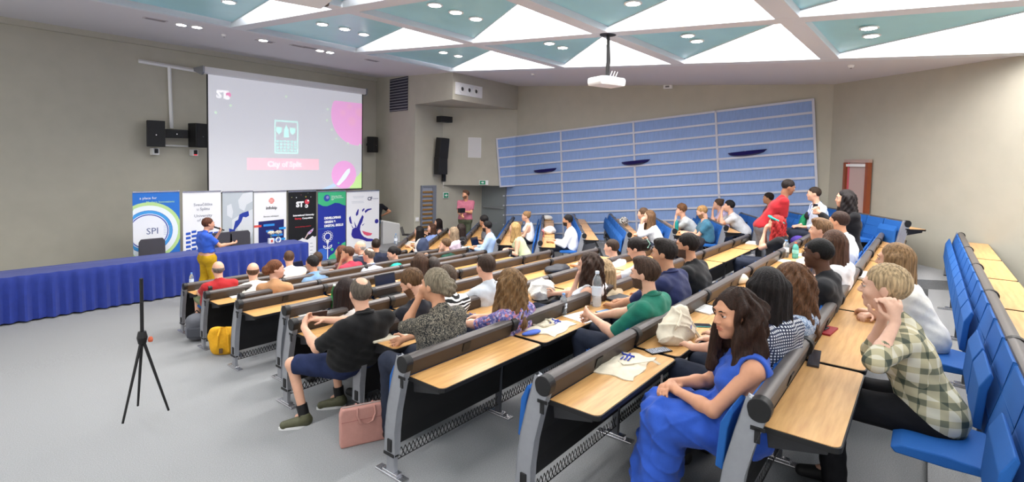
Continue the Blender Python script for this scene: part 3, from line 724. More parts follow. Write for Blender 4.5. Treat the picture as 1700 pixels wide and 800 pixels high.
        if hair in ('bun', 'updo', 'tail'):
            d = smax(cap, fc, .008); d = smax(d, -(q[:, 2]+.07), .012); d = d+tuft*.6
            if hair == 'bun': d = smin(d, ell(q, V(0, -.085, .088), V(.040, .040, .036)), .012)
            elif hair == 'updo': d = smin(d, ell(q, V(.012, -.112, .0), V(.060, .050, .062))+np.sin(q[:, 2]*140+q[:, 0]*90)*.004, .02)
            else:
                d = smin(d, rcone(q, V(0, -.10, .02), V(0, -.13, -.06), .028, .026), .02); d = smin(d, rcone(q, V(0, -.13, -.06), V(0, -.12, -.20), .026, .012), .02)
            return d*F32(k)
        # long styles hang in the world's vertical
        curly = hair in ('curly', 'dreads', 'wavy')
        d = smax(ell(q, V(0, -.018, .034), V(.085, .103, .095))+np.clip((q[:, 1]-.03)*.12, 0, .007), np.where(q[:, 2] > .035, half(q, V(0, .080, .070), V(0, .80, -.60)), fc), .004); d = smax(d, -(q[:, 2]+.07), .02)
        ln = {'wavy': .36, 'long': .30, 'curly': .27, 'dreads': .34, 'bob': .12, 'extralong': .36}[hair]
        q2 = (P-Hc.astype(F32))@rotz(hy).astype(F32)/F32(k)
        fat = .050 if hair not in ('curly', 'wavy') else .062 if hair == 'curly' else .070
        for x_, y_, l_ in ((-.045, -.062, ln), (.045, -.062, ln), (0, -.085, ln*1.05), (-.078, -.025, ln*.9), (.078, -.025, ln*.9)):
            d = smin(d, rcone(q2, V(x_, y_, .02), V(x_*1.25, y_-.035, -l_), fat*.85, fat*(.55 if hair != 'curly' else .8)), .02)
        for s in (-1, 1): d = smin(d, rcone(q2, V(s*.074, .024, .03), V(s*.095, .040, -ln*.8), .020, .024 if not curly else .036), .016)
        for s in (-1, 1): d = smin(d, rcone(q2, V(s*.080, -.004, .02), V(s*.098, .008, -ln*.8), .022, .026), .016)
        d = smax(d, -ell(q, V(0, .10, -.045), V(.060, .085, .12)), .01)
        w_ = np.arctan2(q2[:, 0], q2[:, 1]+.02); am = np.clip((.07-q2[:, 1])/.05, 0, 1)*np.clip((.12-q[:, 2])/.06, .25, 1)
        if hair == 'wavy':
            d = d+am*(np.sin(w_*9+q2[:, 2]*22+np.sin(q2[:, 2]*31)*1.2)*.014+np.sin(w_*24-q2[:, 2]*30+ph)*.004+np.sin(q2[:, 2]*45+w_*4)*.008)
        elif curly: d = d+am*(np.sin(q2[:, 2]*62+w_*3+ph)*np.sin(w_*11+q2[:, 2]*20)*.011+np.sin(w_*27+q2[:, 2]*75)*.004)
        else: d = d+am*np.sin(w_*21+np.sin(q2[:, 2]*14)*1.3+ph)*.0035
        if hair == 'dreads': d = d+np.abs(np.sin(w_*9+np.sin(q2[:, 2]*25)))*.012-.006
        return d*F32(k)
    if hair:
        ext_ = .52 if lf and hair not in ('bun', 'updo', 'tail') else (.32 if hair == 'tail' else .18)
        put('hair', sdf_mesh(hairfn, Hc-V(.2, .24, ext_), Hc+V(.2, .24, .2), rs, [hm]), body)
    if beard and dep < 5.5: pass
    # eyes and brows
    T = Matrix.Translation(Vector(Hc)) @ Matrix(RH.tolist()).to_4x4() @ Matrix.Scale(k, 4)
    ew = mat('eye_white', (206, 196, 190), .35); iris = mat('iris_dark', (48, 30, 20), .2)
    for s in (-1, 1):
        b = MB().lathe([(.0108*math.sin(a), -.0108*math.cos(a)) for a in [math.pi*i/8 for i in range(1, 8)]], 10)
        e = put('eye', b.mesh([ew], True), body); e.data.transform(T @ Matrix.Translation((s*.031, .0765, .006)))
        p = MB().lathe([(.0070, -.0012), (.0064, .0006), (.0015, .0014)], 10, M=Matrix.Rotation(-math.pi/2, 4, 'X'))
        p = put('iris', p.mesh([iris]), e); p.data.transform(T @ Matrix.Translation((s*.0305, .0866, .006)))
        if dep < 7:
            for up_, nm_ in ((1, 78), (-1, 52)):
                a_ = [math.radians(t) for t in (3, 20, 40, 60, nm_)]
                l_ = MB().lathe([(.0121*math.sin(t), up_*.0121*math.cos(t)) for t in (a_ if up_ < 0 else a_)], 14)
                l_ = put('eyelid', l_.mesh([skin(tone)], True), body); l_.data.transform(T @ Matrix.Translation((s*.031, .0765, .006)) @ Matrix.Rotation(-.15, 4, 'X'))
        bb = MB().tube([(s*.014, .0915, .0235), (s*.028, .0925, .0285), (s*.044, .080, .0245)], [.0034, .0036, .0018], 6)
        bb = put('eyebrow', bb.mesh([mat('brow_%d_%d_%d' % tuple(int(c*.7) for c in hc), tuple(int(c*.7) for c in hc), .8)]), body); bb.data.transform(T)
        if female and dep < 6:
            ld = MB().tube([(s*.019, .0905, .0095), (s*.030, .0925, .0135), (s*.043, .086, .009)], [.001, .0017, .001], 5); ld = put('eyelash', ld.mesh([black]), body); ld.data.transform(T)
    if glasses:
        g = MB()
        for s in (-1, 1):
            g.tube([(s*.032+.022*math.cos(a), .100-.004*abs(math.cos(a)), .004+.017*math.sin(a)) for a in [math.pi*2*i/14 for i in range(14)]], .0016, 5, close=True)
            g.tube([(s*.054, .097, .008), (s*.078, .04, .008), (s*.080, -.012, .002)], .0016, 5)
        g.tube([(-.011, .102, .006), (.011, .102, .006)], .0016, 5)
        g = put('glasses', g.mesh([mat('glasses_frame', (60, 45, 40), .4)]), body); g.data.transform(T)
    if collar:
        cm = mat('cloth_%d_%d_%d' % collar, collar, .8)
        pts_ = [nb+tw@V(.066*math.cos(a), .062*math.sin(a)-.004-.012*(math.sin(a) > .5), .030+.012*(-math.sin(a)))*k for a in [2*math.pi*i/16 for i in range(16)]]
        c_ = MB().tube(pts_, .0105, 6, close=True).put('collar', cm, body, smooth=True)
    if lanyard:
        lm = mat('lanyard_%d' % lanyard[2], lanyard, .7)
        ch = lerp(.62)+tw@V(0, .135, 0)
        L1 = [nb+tw@V(-.07, -.0, .025), nb+tw@V(-.065, .07, -.02), ch+tw@V(-.02, .0, .05), ch]; L2 = [nb+tw@V(.07, -.0, .025), nb+tw@V(.065, .07, -.02), ch+tw@V(.02, .0, .05), ch]
        MB().tube([nb+tw@V(-.07, -.0, .025), nb+tw@V(0, -.072, .045), nb+tw@V(.07, 0, .025)], .005, 5).tube(L1, .005, 5).tube(L2, .005, 5).put('lanyard', lm, body)
    info = dict(RH=RH, body=body, root=root_p, Rz=Rz, hands=hgeo, arms=arms, Hc=Hc, world=lambda p: root_p+Rz@np.array(p, float))
    return info
# ---------------------------------------------------------------- people
INFO = {}
def seat_solve(px, py, n, c, fz, hip):
    off = .15
    for _ in range(6):
        p = on(px, py, n, c+.27+off); dz = p[2]-.18-fz-hip; off = min(max(math.sqrt(max(.50**2-dz*dz, 0)), .03), .27)
    return p, off
def viewdir(p): return math.atan2(p[1], p[0])
GA, GB = 'audience in the left block', 'audience in the right block'
def sitL(key, label, px, py, i, hv=45, turn=.3, zt=1.06, **k):
    hip = k.pop('hip', .57); fz = .1*i; yr = YR[i+1]
    p = at_z(px, py, .1*(i+1)+zt)
    if p[1] < yr+.10: p = on(px, py, (0, 1, 0), yr+.10)
    if p[1] > yr+.58: p = on(px, py, (0, 1, 0), yr+.58)
    hy = min(max(p[1]-.10, yr+.20), yr+.32); off = p[1]-hy
    face = math.pi/2; hf = viewdir(p)+math.radians(hv); d = hf-face; face += max(-.9, min(.9, d*turn))
    DOWN_L[i+1].append(p[0]-math.cos(face)*off)
    INFO[key] = person(label, p, fz, face, head_face=hf, hip_z=hip, hipoff=off, desk=((YR[i]-.29)-hy, .66), **k)
def sitR(key, label, px, py, kk, hv=90, turn=.2, zt=1.02, **k):
    j = keys.index(kk); r = RROW[kk]; n = r['n']
    A2 = RROW[keys[j+1]]['A'] if j < 11 else r['A']-n*.85; z2 = RROW[keys[j+1]]['z'] if j < 11 else r['z']+.09
    hip = k.pop('hip', .56); fz = r['z']
    p = at_z(px, py, z2+zt); s_ = float(n@(p-A2))
    if not k.pop('free', False) and not .08 < s_ < .62: s_ = min(max(s_, .08), .62); p = on(px, py, n, float(n@A2)+s_)
    lim = WALL_U-.45
    if p@UX > lim: p = on(px, py, UX, lim)
    hy = min(max(s_-.10, .2), .32); off = s_-hy
    if abs(off) > .5: off = .08; hy = s_-off
    base = math.atan2(n[1], n[0]); hf = viewdir(p)+math.radians(hv); d = hf-base; face = base+max(-.8, min(.8, d*turn))
    b = p-np.array([math.cos(face), math.sin(face), 0])*off
    if j < 11: DOWN_R[keys[j+1]].append(float((b-A2)@RROW[keys[j+1]]['d']))
    INFO[key] = person(label, p, fz, face, head_face=hf, hip_z=hip, hipoff=off, desk=(float(n@(r['A']-b))-.29, .66), **k)
DK = (40, 30, 24); BR = (84, 58, 38); LBR = (122, 92, 62); BL = (170, 136, 92); GR = (120, 112, 104); BK = (26, 22, 22)
FAIR = (218, 168, 142); TAN = (200, 146, 114); DARK = (92, 60, 44); OLV = (190, 138, 104)
# left block, front to back
sitL('redbald', 'bald man with a grey fringe in a red polo shirt at the front desk row', 362, 447, 0, 12, zt=1.0, top=(168, 40, 44), hair='bald', hc=(120, 112, 108), tone=FAIR, bottom=(120, 130, 100), legs='short', pose='desk')
sitL('p4', 'short-haired man in a plain white shirt seated in the front row before the blue table', 480, 428, 0, 0, top=(238, 238, 240), hair='buzz', hc=(92, 66, 48), tone=FAIR)
sitL('oldnavy', 'elderly white-haired man in a navy suit jacket in profile before the banners', 597, 411, 0, 85, top=(34, 40, 60), sleeve=1.9, hair='bald', hc=(176, 170, 164), tone=FAIR, collar=(225, 228, 235))
sitL('p9', 'dark-haired man in a navy suit jacket seen from behind before the last white banner', 624, 407, 0, 10, top=(28, 34, 54), sleeve=1.9, hair='short', hc=DK, tone=TAN)
sitL('p2', 'balding brown-haired man in a white shirt behind the stage table corner seen from behind', 420, 450, 1, 0, zt=0.97, top=(232, 226, 218), hair='bald', hc=(96, 70, 50), tone=FAIR)
sitL('p5', 'dark-haired man in a light blue denim shirt beside the open laptop', 518, 437, 1, 48, top=(120, 156, 196), sleeve=1.9, hair='short', hc=(38, 34, 34), tone=TAN)
sitL('p5b', 'brown-haired man in grey just in front of the man in light blue denim', 527, 430, 0, 10, top=(130, 134, 140), hair='short', hc=(70, 52, 40), tone=TAN)
sitL('crim', 'short-haired man in a crimson polo shirt with a hand at his mouth', 577, 421, 1, 80, zt=0.98, top=(176, 52, 72), hair='buzz', hc=(84, 58, 42), tone=TAN, pose='chinL')
sitL('crimb', 'reddish-haired woman hidden behind the man in the crimson polo', 566, 419, 0, 80, top=(90, 60, 60), hair='long', hc=(110, 66, 46), tone=FAIR, female=True)
sitL('p8', 'grey-haired man with glasses in a pale blue dress shirt', 612, 424, 1, 60, zt=0.93, top=(200, 210, 226), sleeve=1.9, hair='spot', hc=(104, 92, 82), tone=FAIR, glasses=True, collar=(120, 136, 170))
sitL('teal', 'dark-haired woman in a turquoise top turning to the left and looking down', 652, 421, 1, 108, zt=0.9, turn=.5, top=(40, 176, 156), hair='updo', hc=BK, tone=FAIR, female=True, pitch=.25)
sitL('dgreen', 'brown-haired man in a dark green shirt resting his chin on his hand', 739, 406, 1, 80, zt=0.93, top=(22, 66, 54), sleeve=.8, hair='short', hc=(98, 74, 52), tone=FAIR, pose='chinL')
sitL('bun', 'woman with auburn hair tied up in a tan blouse turning to the right', 458, 447, 2, -85, turn=.35, top=(186, 138, 98), sleeve=1.2, hair='updo', hc=(120, 72, 44), tone=FAIR, female=True)
sitL('m41b', 'brown-haired woman sitting low in front of the grey-haired woman with the bun', 697, 436, 4, 10, zt=0.93, top=(60, 60, 66), hair='long', hc=(78, 56, 42), tone=FAIR, female=True)
sitL('m41', 'man with short greying dark hair in a charcoal shirt seen from behind', 719, 441, 4, 25, zt=0.93, top=(52, 54, 60), hair='buzz', hc=(74, 66, 62), tone=FAIR)
sitL('lhair', 'woman with long straight dark brown hair in a white blouse beside the green bottle', 574, 483, 5, 15, zt=0.93, top=(214, 210, 208), hair='long', hc=(44, 30, 28), tone=FAIR, female=True)
sitL('grey', 'dark brown-haired man in a light grey polo shirt with a raised fist on the desk', 806, 443, 6, 40, top=(190, 196, 204), hair='short', hc=(62, 46, 36), tone=FAIR, pose='chinL', hands={'L': (-.28, .30, .86)})
sitL('w48', 'short-haired young man in a white shirt with a dark lanyard', 1015, 411, 6, 70, zt=0.97, top=(228, 230, 236), hair='buzz', hc=(60, 44, 34), tone=FAIR, lanyard=(40, 42, 70))
sitL('polo', 'balding man in a black polo shirt and navy shorts holding a phone over the desk', 598, 486, 6, 20, turn=.15, top=(18, 18, 20), sleeve=.7, bottom=(34, 44, 78), legs='short', hair='spot', hc=(104, 94, 84), tone=FAIR, collar=(18, 18, 20), bulk=1.04, hands={'L': (-.26, .30, .82), 'R': (-.08, .33, .84), 'fdL': (.35, .5, .5), 'fdR': (-.8, .3, .2), 'nL': (1, 0, 0), 'nR': (-.2, .2, -1), 'curl': .5}, shoe=(84, 84, 62), elbow={'L': (-.35, -.3, -1), 'R': (.4, -.2, -1)}, extra={'toe': (-.8, .45), 'knees': [(V(-.09, .02, .53), V(-.30, .42, .50), V(-.26, .30, .09)), (V(.09, .02, .53), V(.10, .45, .50), V(.12, .40, .09))]})
sitL('blk', 'brown-haired bearded man in a black T-shirt bending over his desk', 684, 470, 6, 65, top=(30, 30, 38), hair='short', hc=(104, 76, 50), tone=FAIR, pitch=.5, beard=(112, 78, 54), pose='fold')
sitL('swirl', 'person in a black and white swirl-patterned blouse behind the woman with the grey bun', 741, 462, 6, 30, zt=1.0, top_mat=pattern_mat('swirl', 'swirl', [(14, 14, 14), (238, 238, 238)], 9), sleeve=.9, hair='short', hc=(90, 74, 60), tone=FAIR, female=True)
sitL('clip', 'dark-haired woman with a pale green claw clip looking down at her desk', 1056, 413, 7, 75, zt=1.08, top=(226, 226, 226), hair='updo', hc=(34, 26, 26), tone=FAIR, female=True, pitch=.45)
sitL('greybun', 'grey-haired woman with a pinned bun and a speckled black and beige blouse', 722, 474, 7, 50, zt=1.1, turn=.1, top_mat=pattern_mat('speckle', 'speckle', [(30, 30, 28), (78, 74, 66), (150, 140, 122), (40, 40, 38)], 42), sleeve=.95, hair='updo', hc=(136, 124, 104), tone=TAN, female=True, pose='chinL', lanyard=(24, 24, 26), scale=1.05, hands={'LH': (-.06, .10, -.10)})
sitL('floral', 'woman with long wavy dark blonde hair and glasses in a purple floral blouse', 845, 471, 7, 50, zt=1.02, turn=.1, top_mat=pattern_mat('floral', 'floral', [(108, 106, 170), (92, 94, 150), (150, 120, 170), (178, 168, 200), (196, 120, 120), (70, 76, 132)], 62), sleeve=.95, hair='curly', hc=(128, 96, 62), tone=FAIR, female=True, glasses=True, scale=1.05)
sitL('tank', 'curly dark-haired woman in a white halter top leaning her mouth on her hand', 977, 440, 7, 80, turn=.2, top=(232, 232, 236), sleeve=0, hair='curly', hc=(62, 42, 32), tone=FAIR, female=True, pose='chinL')
sitL('blonde', 'woman with long pale blonde hair bowing low behind the curly dark-haired woman', 1002, 452, 7, 60, zt=0.9, top=(196, 178, 150), hair='long', hc=(186, 156, 118), tone=FAIR, female=True, pitch=.6, roll=.2)
sitL('green', 'bearded man with a brown fade haircut in a green polo shirt', 1070, 455, 8, 72, zt=1.06, turn=.12, top=(32, 112, 92), sleeve=.75, hair='quiff', hc=(70, 50, 38), tone=FAIR, beard=(86, 62, 48), collar=(30, 104, 86), scale=1.05, pose='chinL', hands={'L': (-.12, .34, .78), 'curl': .8})
sitL('navy', 'dark-haired man in a navy polo shirt with a white-edged collar', 1102, 421, 8, 76, zt=1.12, turn=.1, top=(38, 44, 82), sleeve=.8, hair='quiff', hc=(40, 32, 30), tone=TAN, collar=(52, 58, 100), scale=1.05, bulk=1.1)
sitL('black', 'dark-haired man in a black shirt seated right of the navy polo shirt', 1140, 408, 8, 84, zt=1.12, turn=.1, top=(24, 24, 27), sleeve=1, hair='short', hc=(34, 26, 24), tone=TAN, beard=(92, 70, 60), scale=1.05, bulk=1.1)
sitL('dread', 'woman with curly bright red hair and a turquoise headband in a black T-shirt', 1288, 372, 8, 88, zt=1.08, top=(24, 24, 28), hair='dreads', hc=(176, 44, 44), tone=FAIR, female=True, pose='hands_face')
# hero woman
hp = at_d(1219, 521, 2.72); hf = viewdir(hp)+math.radians(127)
def dressfn(P):
    a = rcone(P, V(-.09, .0, .56), V(-.10, .39, .56), .128, .092); b = rcone(P, V(.09, .0, .56), V(.08, .40, .55), .128, .092)
    d = smin(a, b, .10); c = rcone(P, V(-.06, .39, .54), V(-.08, .44, .24), .105, .110); c2 = rcone(P, V(.06, .37, .54), V(.04, .39, .24), .10, .105)
    d = smin(d, smin(c, c2, .10), .06); d = smax(d, .20-P[:, 2], .01)
    cr = ((1-np.abs(np.sin(P[:, 0]*17+P[:, 1]*9+np.sin(P[:, 2]*11)*1.2)))**4+(1-np.abs(np.sin(P[:, 1]*14-P[:, 2]*17+P[:, 0]*5)))**4)*.010
    fold = -cr*1.1+np.sin(P[:, 0]*55+P[:, 2]*12+np.sin(P[:, 1]*22)*1.5)*.006+np.sin(P[:, 1]*48+P[:, 0]*30-P[:, 2]*20)*.005
    return d+fold.astype(F32)
INFO['hero'] = person('woman with long wavy dark brown hair in a sleeveless cobalt blue dress with clasped hands', hp, .9, math.radians(112), head_face=hf, hip_z=.56, hipoff=.06, pose='lap', pitch=.06, extra={'knees': [(V(-.09, .02, .56), V(-.11, .39, .56), V(-.12, .34, .09)), (V(.09, .02, .56), V(.10, .39, .56), V(.10, .34, .09))]}, top=(48, 86, 182), sleeve=0, hair='wavy', hc=(50, 30, 21), tone=(206, 148, 116), female=True, dress=dressfn, scale=1.08, res=.0058, twist=0,
    hands={'L': (-.03, .33, .70), 'R': (.05, .35, .71), 'fdL': (.75, .45, -.1), 'fdR': (-.75, .45, -.05), 'nL': (.3, -.2, -1), 'nR': (-.3, -.2, -1), 'curl': .5}, elbow={'L': (-1, -.2, -.8), 'R': (.9, -.5, -.9)}, shoe=(120, 62, 40), legs='bare', roll=.04)
sitL('check', 'woman with long straight black hair in a navy and white checked blouse', 1273, 480, 9, 25, zt=1.1, top_mat=pattern_mat('check', 'check', [(36, 44, 74), (226, 228, 234)], 62), sleeve=.9, hair='extralong', hc=(34, 28, 28), tone=FAIR, female=True, scale=1.05)
sitL('curly', 'woman with wavy brown hair looking down in a pale blue print blouse', 1312, 470, 9, 80, top_mat=pattern_mat('print', 'speckle', [(88, 112, 150), (150, 172, 200), (210, 216, 226)], 60), hair='curly', hc=(104, 70, 46), tone=FAIR, female=True, pitch=.35, scale=1.05)
sitL('dark', 'dark-skinned man with cropped black hair and glasses in a black T-shirt', 1358, 421, 9, 78, zt=1.12, turn=.2, top=(34, 34, 38), sleeve=.95, hair='buzz', hc=(16, 14, 14), tone=DARK, glasses=True, scale=1.05, bulk=1.08)
sitL('brun', 'woman with long straight brown hair in a white tank top', 1382, 405, 9, 45, zt=1.12, top=(230, 230, 232), sleeve=.2, hair='long', hc=(92, 62, 46), tone=FAIR, female=True, scale=1.05)
sitL('lb', 'light brown-haired man in profile with his hands clasped over the desk', 1362, 382, 9, 85, zt=1.12, top=(170, 150, 150), hair='quiff', hc=(128, 96, 68), tone=FAIR, scale=1.05, pose='fold')
sitL('wh', 'man with thick dark brown hair in a white shirt with a dark lanyard', 1392, 368, 9, 70, zt=1.16, top=(236, 236, 240), sleeve=1.9, hair='short', hc=(58, 38, 30), tone=TAN, scale=1.05, lanyard=(40, 42, 60))
# plaid woman at the right edge
pp = at_d(1468, 478, 2.75)
INFO['plaid'] = person('woman with cropped fair hair in an olive and cream plaid shirt raising her clasped hands', pp, 1.0, math.radians(100), head_face=viewdir(pp)+math.radians(84), hip_z=.56, hipoff=.22, top_mat=pattern_mat('plaid', 'plaid', [(206, 200, 180), (182, 172, 140), (112, 112, 90), (62, 70, 58)], 13), sleeve=1.35, bottom=(20, 20, 24), hair='short', hc=(196, 168, 130), tone=(224, 178, 154), female=True, scale=1.05, pose='x', res=.0062,
    hands={'L': (-.24, .20, 1.06), 'R': (-.16, .24, 1.05), 'fdL': (.15, .1, 1), 'fdR': (-.1, .1, 1), 'nL': (1, 0, 0), 'nR': (-1, 0, 0), 'curl': .7}, elbow={'L': (-.5, .3, -1), 'R': (-.2, .4, -1)})
p2 = at_d(1484, 432, 3.9)
INFO['neigh'] = person('fair-haired woman in a white T-shirt beyond the woman in the plaid shirt', p2, 1.0, math.radians(100), head_face=viewdir(p2)+math.radians(80), hip_z=.56, hipoff=.2, top=(226, 220, 212), hair='long', hc=(150, 116, 80), tone=FAIR, female=True, pose='fold', desk=(.3, .66))
# right block
sitR('g12', 'woman with long black hair in a white T-shirt reaching over papers', 695, 384, 'a', 80, top=(224, 220, 218), sleeve=.8, hair='long', hc=BK, tone=FAIR, female=True)
sitR('g13', 'brown-haired woman facing the camera beyond the woman reaching over papers', 716, 379, 'a', 110, top=(120, 140, 190), hair='long', hc=(76, 50, 36), tone=FAIR, female=True)
sitR('g14', 'woman with long dark hair and bare shoulders near the slatted door', 727, 370, 'a', 95, top=(60, 56, 60), sleeve=0, hair='long', hc=(36, 26, 24), tone=FAIR, female=True)
sitR('g15', 'woman with long ash blonde hair in a pale pink top', 752, 386, 'b', 80, top=(220, 200, 214), hair='long', hc=(156, 134, 108), tone=FAIR, female=True)
sitR('g15b', 'dark-haired person in a black top half hidden behind the ash blonde woman', 764, 380, 'b', 70, top=(34, 34, 38), hair='long', hc=(44, 32, 28), tone=FAIR, female=True)
sitR('g16', 'dark-haired bearded man with glasses in a light blue shirt holding a cup', 808, 376, 'c', 78, top=(176, 200, 228), sleeve=1.6, hair='short', hc=BK, tone=TAN, beard=(50, 38, 34), glasses=True)
sitR('g16b', 'dark curly-haired person behind the man in the light blue shirt', 803, 367, 'c', 60, top=(90, 90, 96), hair='curlytop', hc=BK, tone=TAN)
sitR('g18', 'woman with long golden blonde hair in a pale green sleeveless dress', 854, 379, 'd', 80, top=(190, 200, 160), sleeve=0, hair='long', hc=(184, 148, 96), tone=FAIR, female=True)
sitR('g19', 'woman with a blonde topknot in a white sleeveless top', 873, 359, 'd', 88, top=(236, 234, 232), sleeve=0, hair='bun', hc=(158, 122, 84), tone=FAIR, female=True)
sitR('g20', 'dark-haired bearded man in a loose white shirt leaning back', 942, 366, 'e', 80, top=(238, 238, 242), sleeve=1.7, hair='short', hc=BK, tone=OLV, beard=(44, 34, 30))
sitR('g21', 'woman with long brown hair in a white long-sleeved top resting on both hands', 1077, 360, 'g', 105, top=(232, 230, 232), sleeve=1.8, hair='long', hc=(112, 82, 56), tone=FAIR, female=True, pose='hands_face')
sitR('g21b', 'dark blonde person half hidden behind the woman in the white long-sleeved top', 1067, 355, 'g', 80, top=(214, 196, 190), hair='short', hc=(96, 72, 52), tone=FAIR, female=True)
sitR('g22', 'curly brown-haired young man in a light grey T-shirt holding his chin', 1131, 349, 'h', 90, top=(188, 194, 198), hair='curlytop', hc=(116, 80, 52), tone=FAIR, pose='chinL')
sitR('g23', 'blond bearded man in a petrol blue T-shirt looking down', 1165, 352, 'h', 95, top=(62, 110, 134), hair='short', hc=(176, 136, 88), tone=FAIR, pitch=.35, beard=(150, 110, 74), pose='fold')
sitR('g24', 'woman with brown hair in a small bun and a lilac top', 1192, 339, 'i', 90, top=(190, 176, 206), hair='bun', hc=(86, 64, 46), tone=FAIR, female=True, pose='chinL')
sitR('g25', 'dark-haired young man in a light grey T-shirt with both hands at his mouth', 1210, 342, 'i', 88, top=(206, 208, 214), hair='short', hc=BK, tone=FAIR, pose='hands_face')
sitR('maroon', 'person in a maroon T-shirt mostly hidden behind the stooping man in red', 1275, 329, 'j', 85, top=(104, 48, 52), hair='short', hc=DK, tone=OLV)
sitR('g28', 'short-haired man in a pale blue dress shirt with a blue lanyard by the wall', 1351, 322, 'k', 92, zt=1.12, free=True, top=(206, 216, 234), sleeve=1.7, hair='buzz', hc=(56, 44, 36), tone=FAIR, lanyard=(70, 80, 150))
sitR('g29', 'woman with dark curly hair in a black cardigan photographing with a phone', 1402, 330, 'k', 100, zt=1.15, free=True, top=(26, 26, 30), sleeve=1.9, hair='curly', hc=(34, 28, 30), tone=FAIR, female=True, pose='phone')
# standing figures
sp = at_d(346, 372, 9.7); sz = .02
INFO['speaker'] = person('woman in a blue blouse and yellow trousers speaking into a microphone', sp, sz, viewdir(sp)-math.radians(62), head_face=viewdir(sp)-math.radians(75), stand=True, lean=.02, top=(52, 92, 196), sleeve=.55, bottom=(190, 150, 30), hair='short', hc=(96, 56, 40), tone=(216, 160, 132), female=True, scale=1.0, res=.013, pose='x', lanyard=(60, 50, 70), extra={'wide': .05, 'waist': .12},
    hands={'LH': (.03, .17, -.19), 'R': (.18, .34, 1.12), 'fdL': (.2, .4, .9), 'fdR': (.1, 1, .1), 'nR': (0, 0, 1), 'curl': .6})
mp = at_d(773, 323, 14.3)
INFO['pink'] = person('man in a dusty pink T-shirt and olive trousers standing by the wall with a camera', mp, FL_Z, viewdir(mp)+math.radians(170), head_face=viewdir(mp)+math.radians(125), stand=True, lean=.0, top=(168, 98, 116), sleeve=.6, bottom=(78, 84, 66), hair='quiff', hc=(84, 58, 42), tone=TAN, scale=1.0, pose='x', bulk=1.0, beard=(110, 80, 60),
    hands={'LH': (-.02, .25, -.44), 'RH': (.06, .27, -.55), 'curl': .6})
bp = at_d(622, 329, 16.0)
INFO['behind'] = person('man in a black T-shirt and jeans half hidden behind the rightmost banner', bp, 0, viewdir(bp)+math.radians(20), stand=True, lean=0, head_face=viewdir(bp)+math.radians(20), top=(24, 26, 34), sleeve=.55, bottom=(86, 112, 140), hair='short', hc=DK, tone=TAN, pose='x', hands={'R': (.26, .02, 1.05), 'L': (-.25, .05, .9)}, elbow={'R': (1, -.5, 0)})
rp = at_d(1309, 311, 8.7)
INFO['red'] = person('dark-haired man in a red T-shirt stooping forward as he walks along a row', rp, RROW['j']['z']-.1, viewdir(rp)-math.radians(80), head_face=viewdir(rp)-math.radians(75), stand=True, lean=.36, top=(156, 32, 40), sleeve=.7, bottom=(110, 112, 120), hair='short', hc=(38, 30, 28), tone=(150, 104, 80), pitch=.3, scale=1.05, bulk=1.0, pose='x', hands={'R': (.12, .3, .75), 'L': (-.1, .35, .75)})
# ---------------------------------------------------------------- stage: table, chairs, banners, screen
def frame(o, ang=BB): return o
blue_cloth = mat('royal_blue_cloth', (28, 50, 138), .7, noise=.08, nscale=12, sheen=.2)
def make_table():
    x0, x1, y0, y1, h = .6, 6.72, 11.5, 12.18, .77
    e = empty('conference_table', (3.6, 11.8, 0)); tag(e, 'long conference table draped in pleated royal blue cloth before the banners', 'table')
    b = MB(); per = []; st = .035
    def walk(p, q):
        n = int(math.dist(p, q)/st); return [(p[0]+(q[0]-p[0])*i/n, p[1]+(q[1]-p[1])*i/n) for i in range(n)]
    per = walk((x0, y0), (x1, y0))+walk((x1, y0), (x1, y1))+walk((x1, y1), (x0, y1))+walk((x0, y1), (x0, y0))
    cx, cy = (x0+x1)/2, (y0+y1)/2; n = len(per); vs = []; rings = [(h, 0, 0), (h-.02, .012, .004), (h-.12, .02, .022), (h-.4, .03, .034), (.03, .05, .04)]
    for z, out, amp in rings:
        for i, (x, y) in enumerate(per):
            dx = (1 if x >= x1-1e-6 else -1 if x <= x0+1e-6 else 0); dy = (1 if y >= y1-1e-6 else -1 if y <= y0+1e-6 else 0)
            a = out+amp*(math.sin(i*1.25)+.5*math.sin(i*.61+1)); vs.append((x+dx*a-3.6, y+dy*a-11.8, z+.004*math.sin(i*.9)))
    fs = [(r*n+i, r*n+(i+1) % n, (r+1)*n+(i+1) % n, (r+1)*n+i) for r in range(len(rings)-1) for i in range(n)]
    fs = [f[::-1] for f in fs]
    b.add(vs, fs+[tuple(range(n))]); b.put('tablecloth', blue_cloth, e, smooth=True)
    MB().box((x0-3.55, y0-11.75, h-.04), (x1-3.65, y1-11.85, h-.005)).put('table_top', wood, e)
    for x in (x0+.3, 3.6, x1-.3):
        for y in (y0+.1, y1-.1): MB().cbox((x-3.6, y-11.8, .365), (.05, .05, .73)).put('leg', steel, e)
make_table()
def conf_chair(px, lab):
    p = at_z(px, 400, .9); p = on(px, 392, (0, 1, 0), 12.42)
    e = empty('conference_chair', (p[0], 12.42, 0)); tag(e, lab, 'chair', 'chairs behind the blue table')
    c = mat('charcoal_chair', (70, 68, 74), .6)
    MB().prism([(-.24, .55), (-.23, 1.0), (-.19, 1.06), (.19, 1.06), (.23, 1.0), (.24, .55)], 1, .0, .05).put('backrest', c, e, bevel=.01)
    MB().box((-.24, -.42, .43), (.24, 0, .49)).put('seat', c, e, bevel=.01)
    for x in (-.2, .2):
        for y in (-.38, .0): MB().cbox((x, y, .215), (.03, .03, .43)).put('leg', chrome, e)
conf_chair(253, 'dark grey chair at the left end behind the blue table'); conf_chair(368, 'dark grey chair just behind the speaking woman'); conf_chair(399, 'dark grey chair standing free in front of the map banner')
BV = 12.72
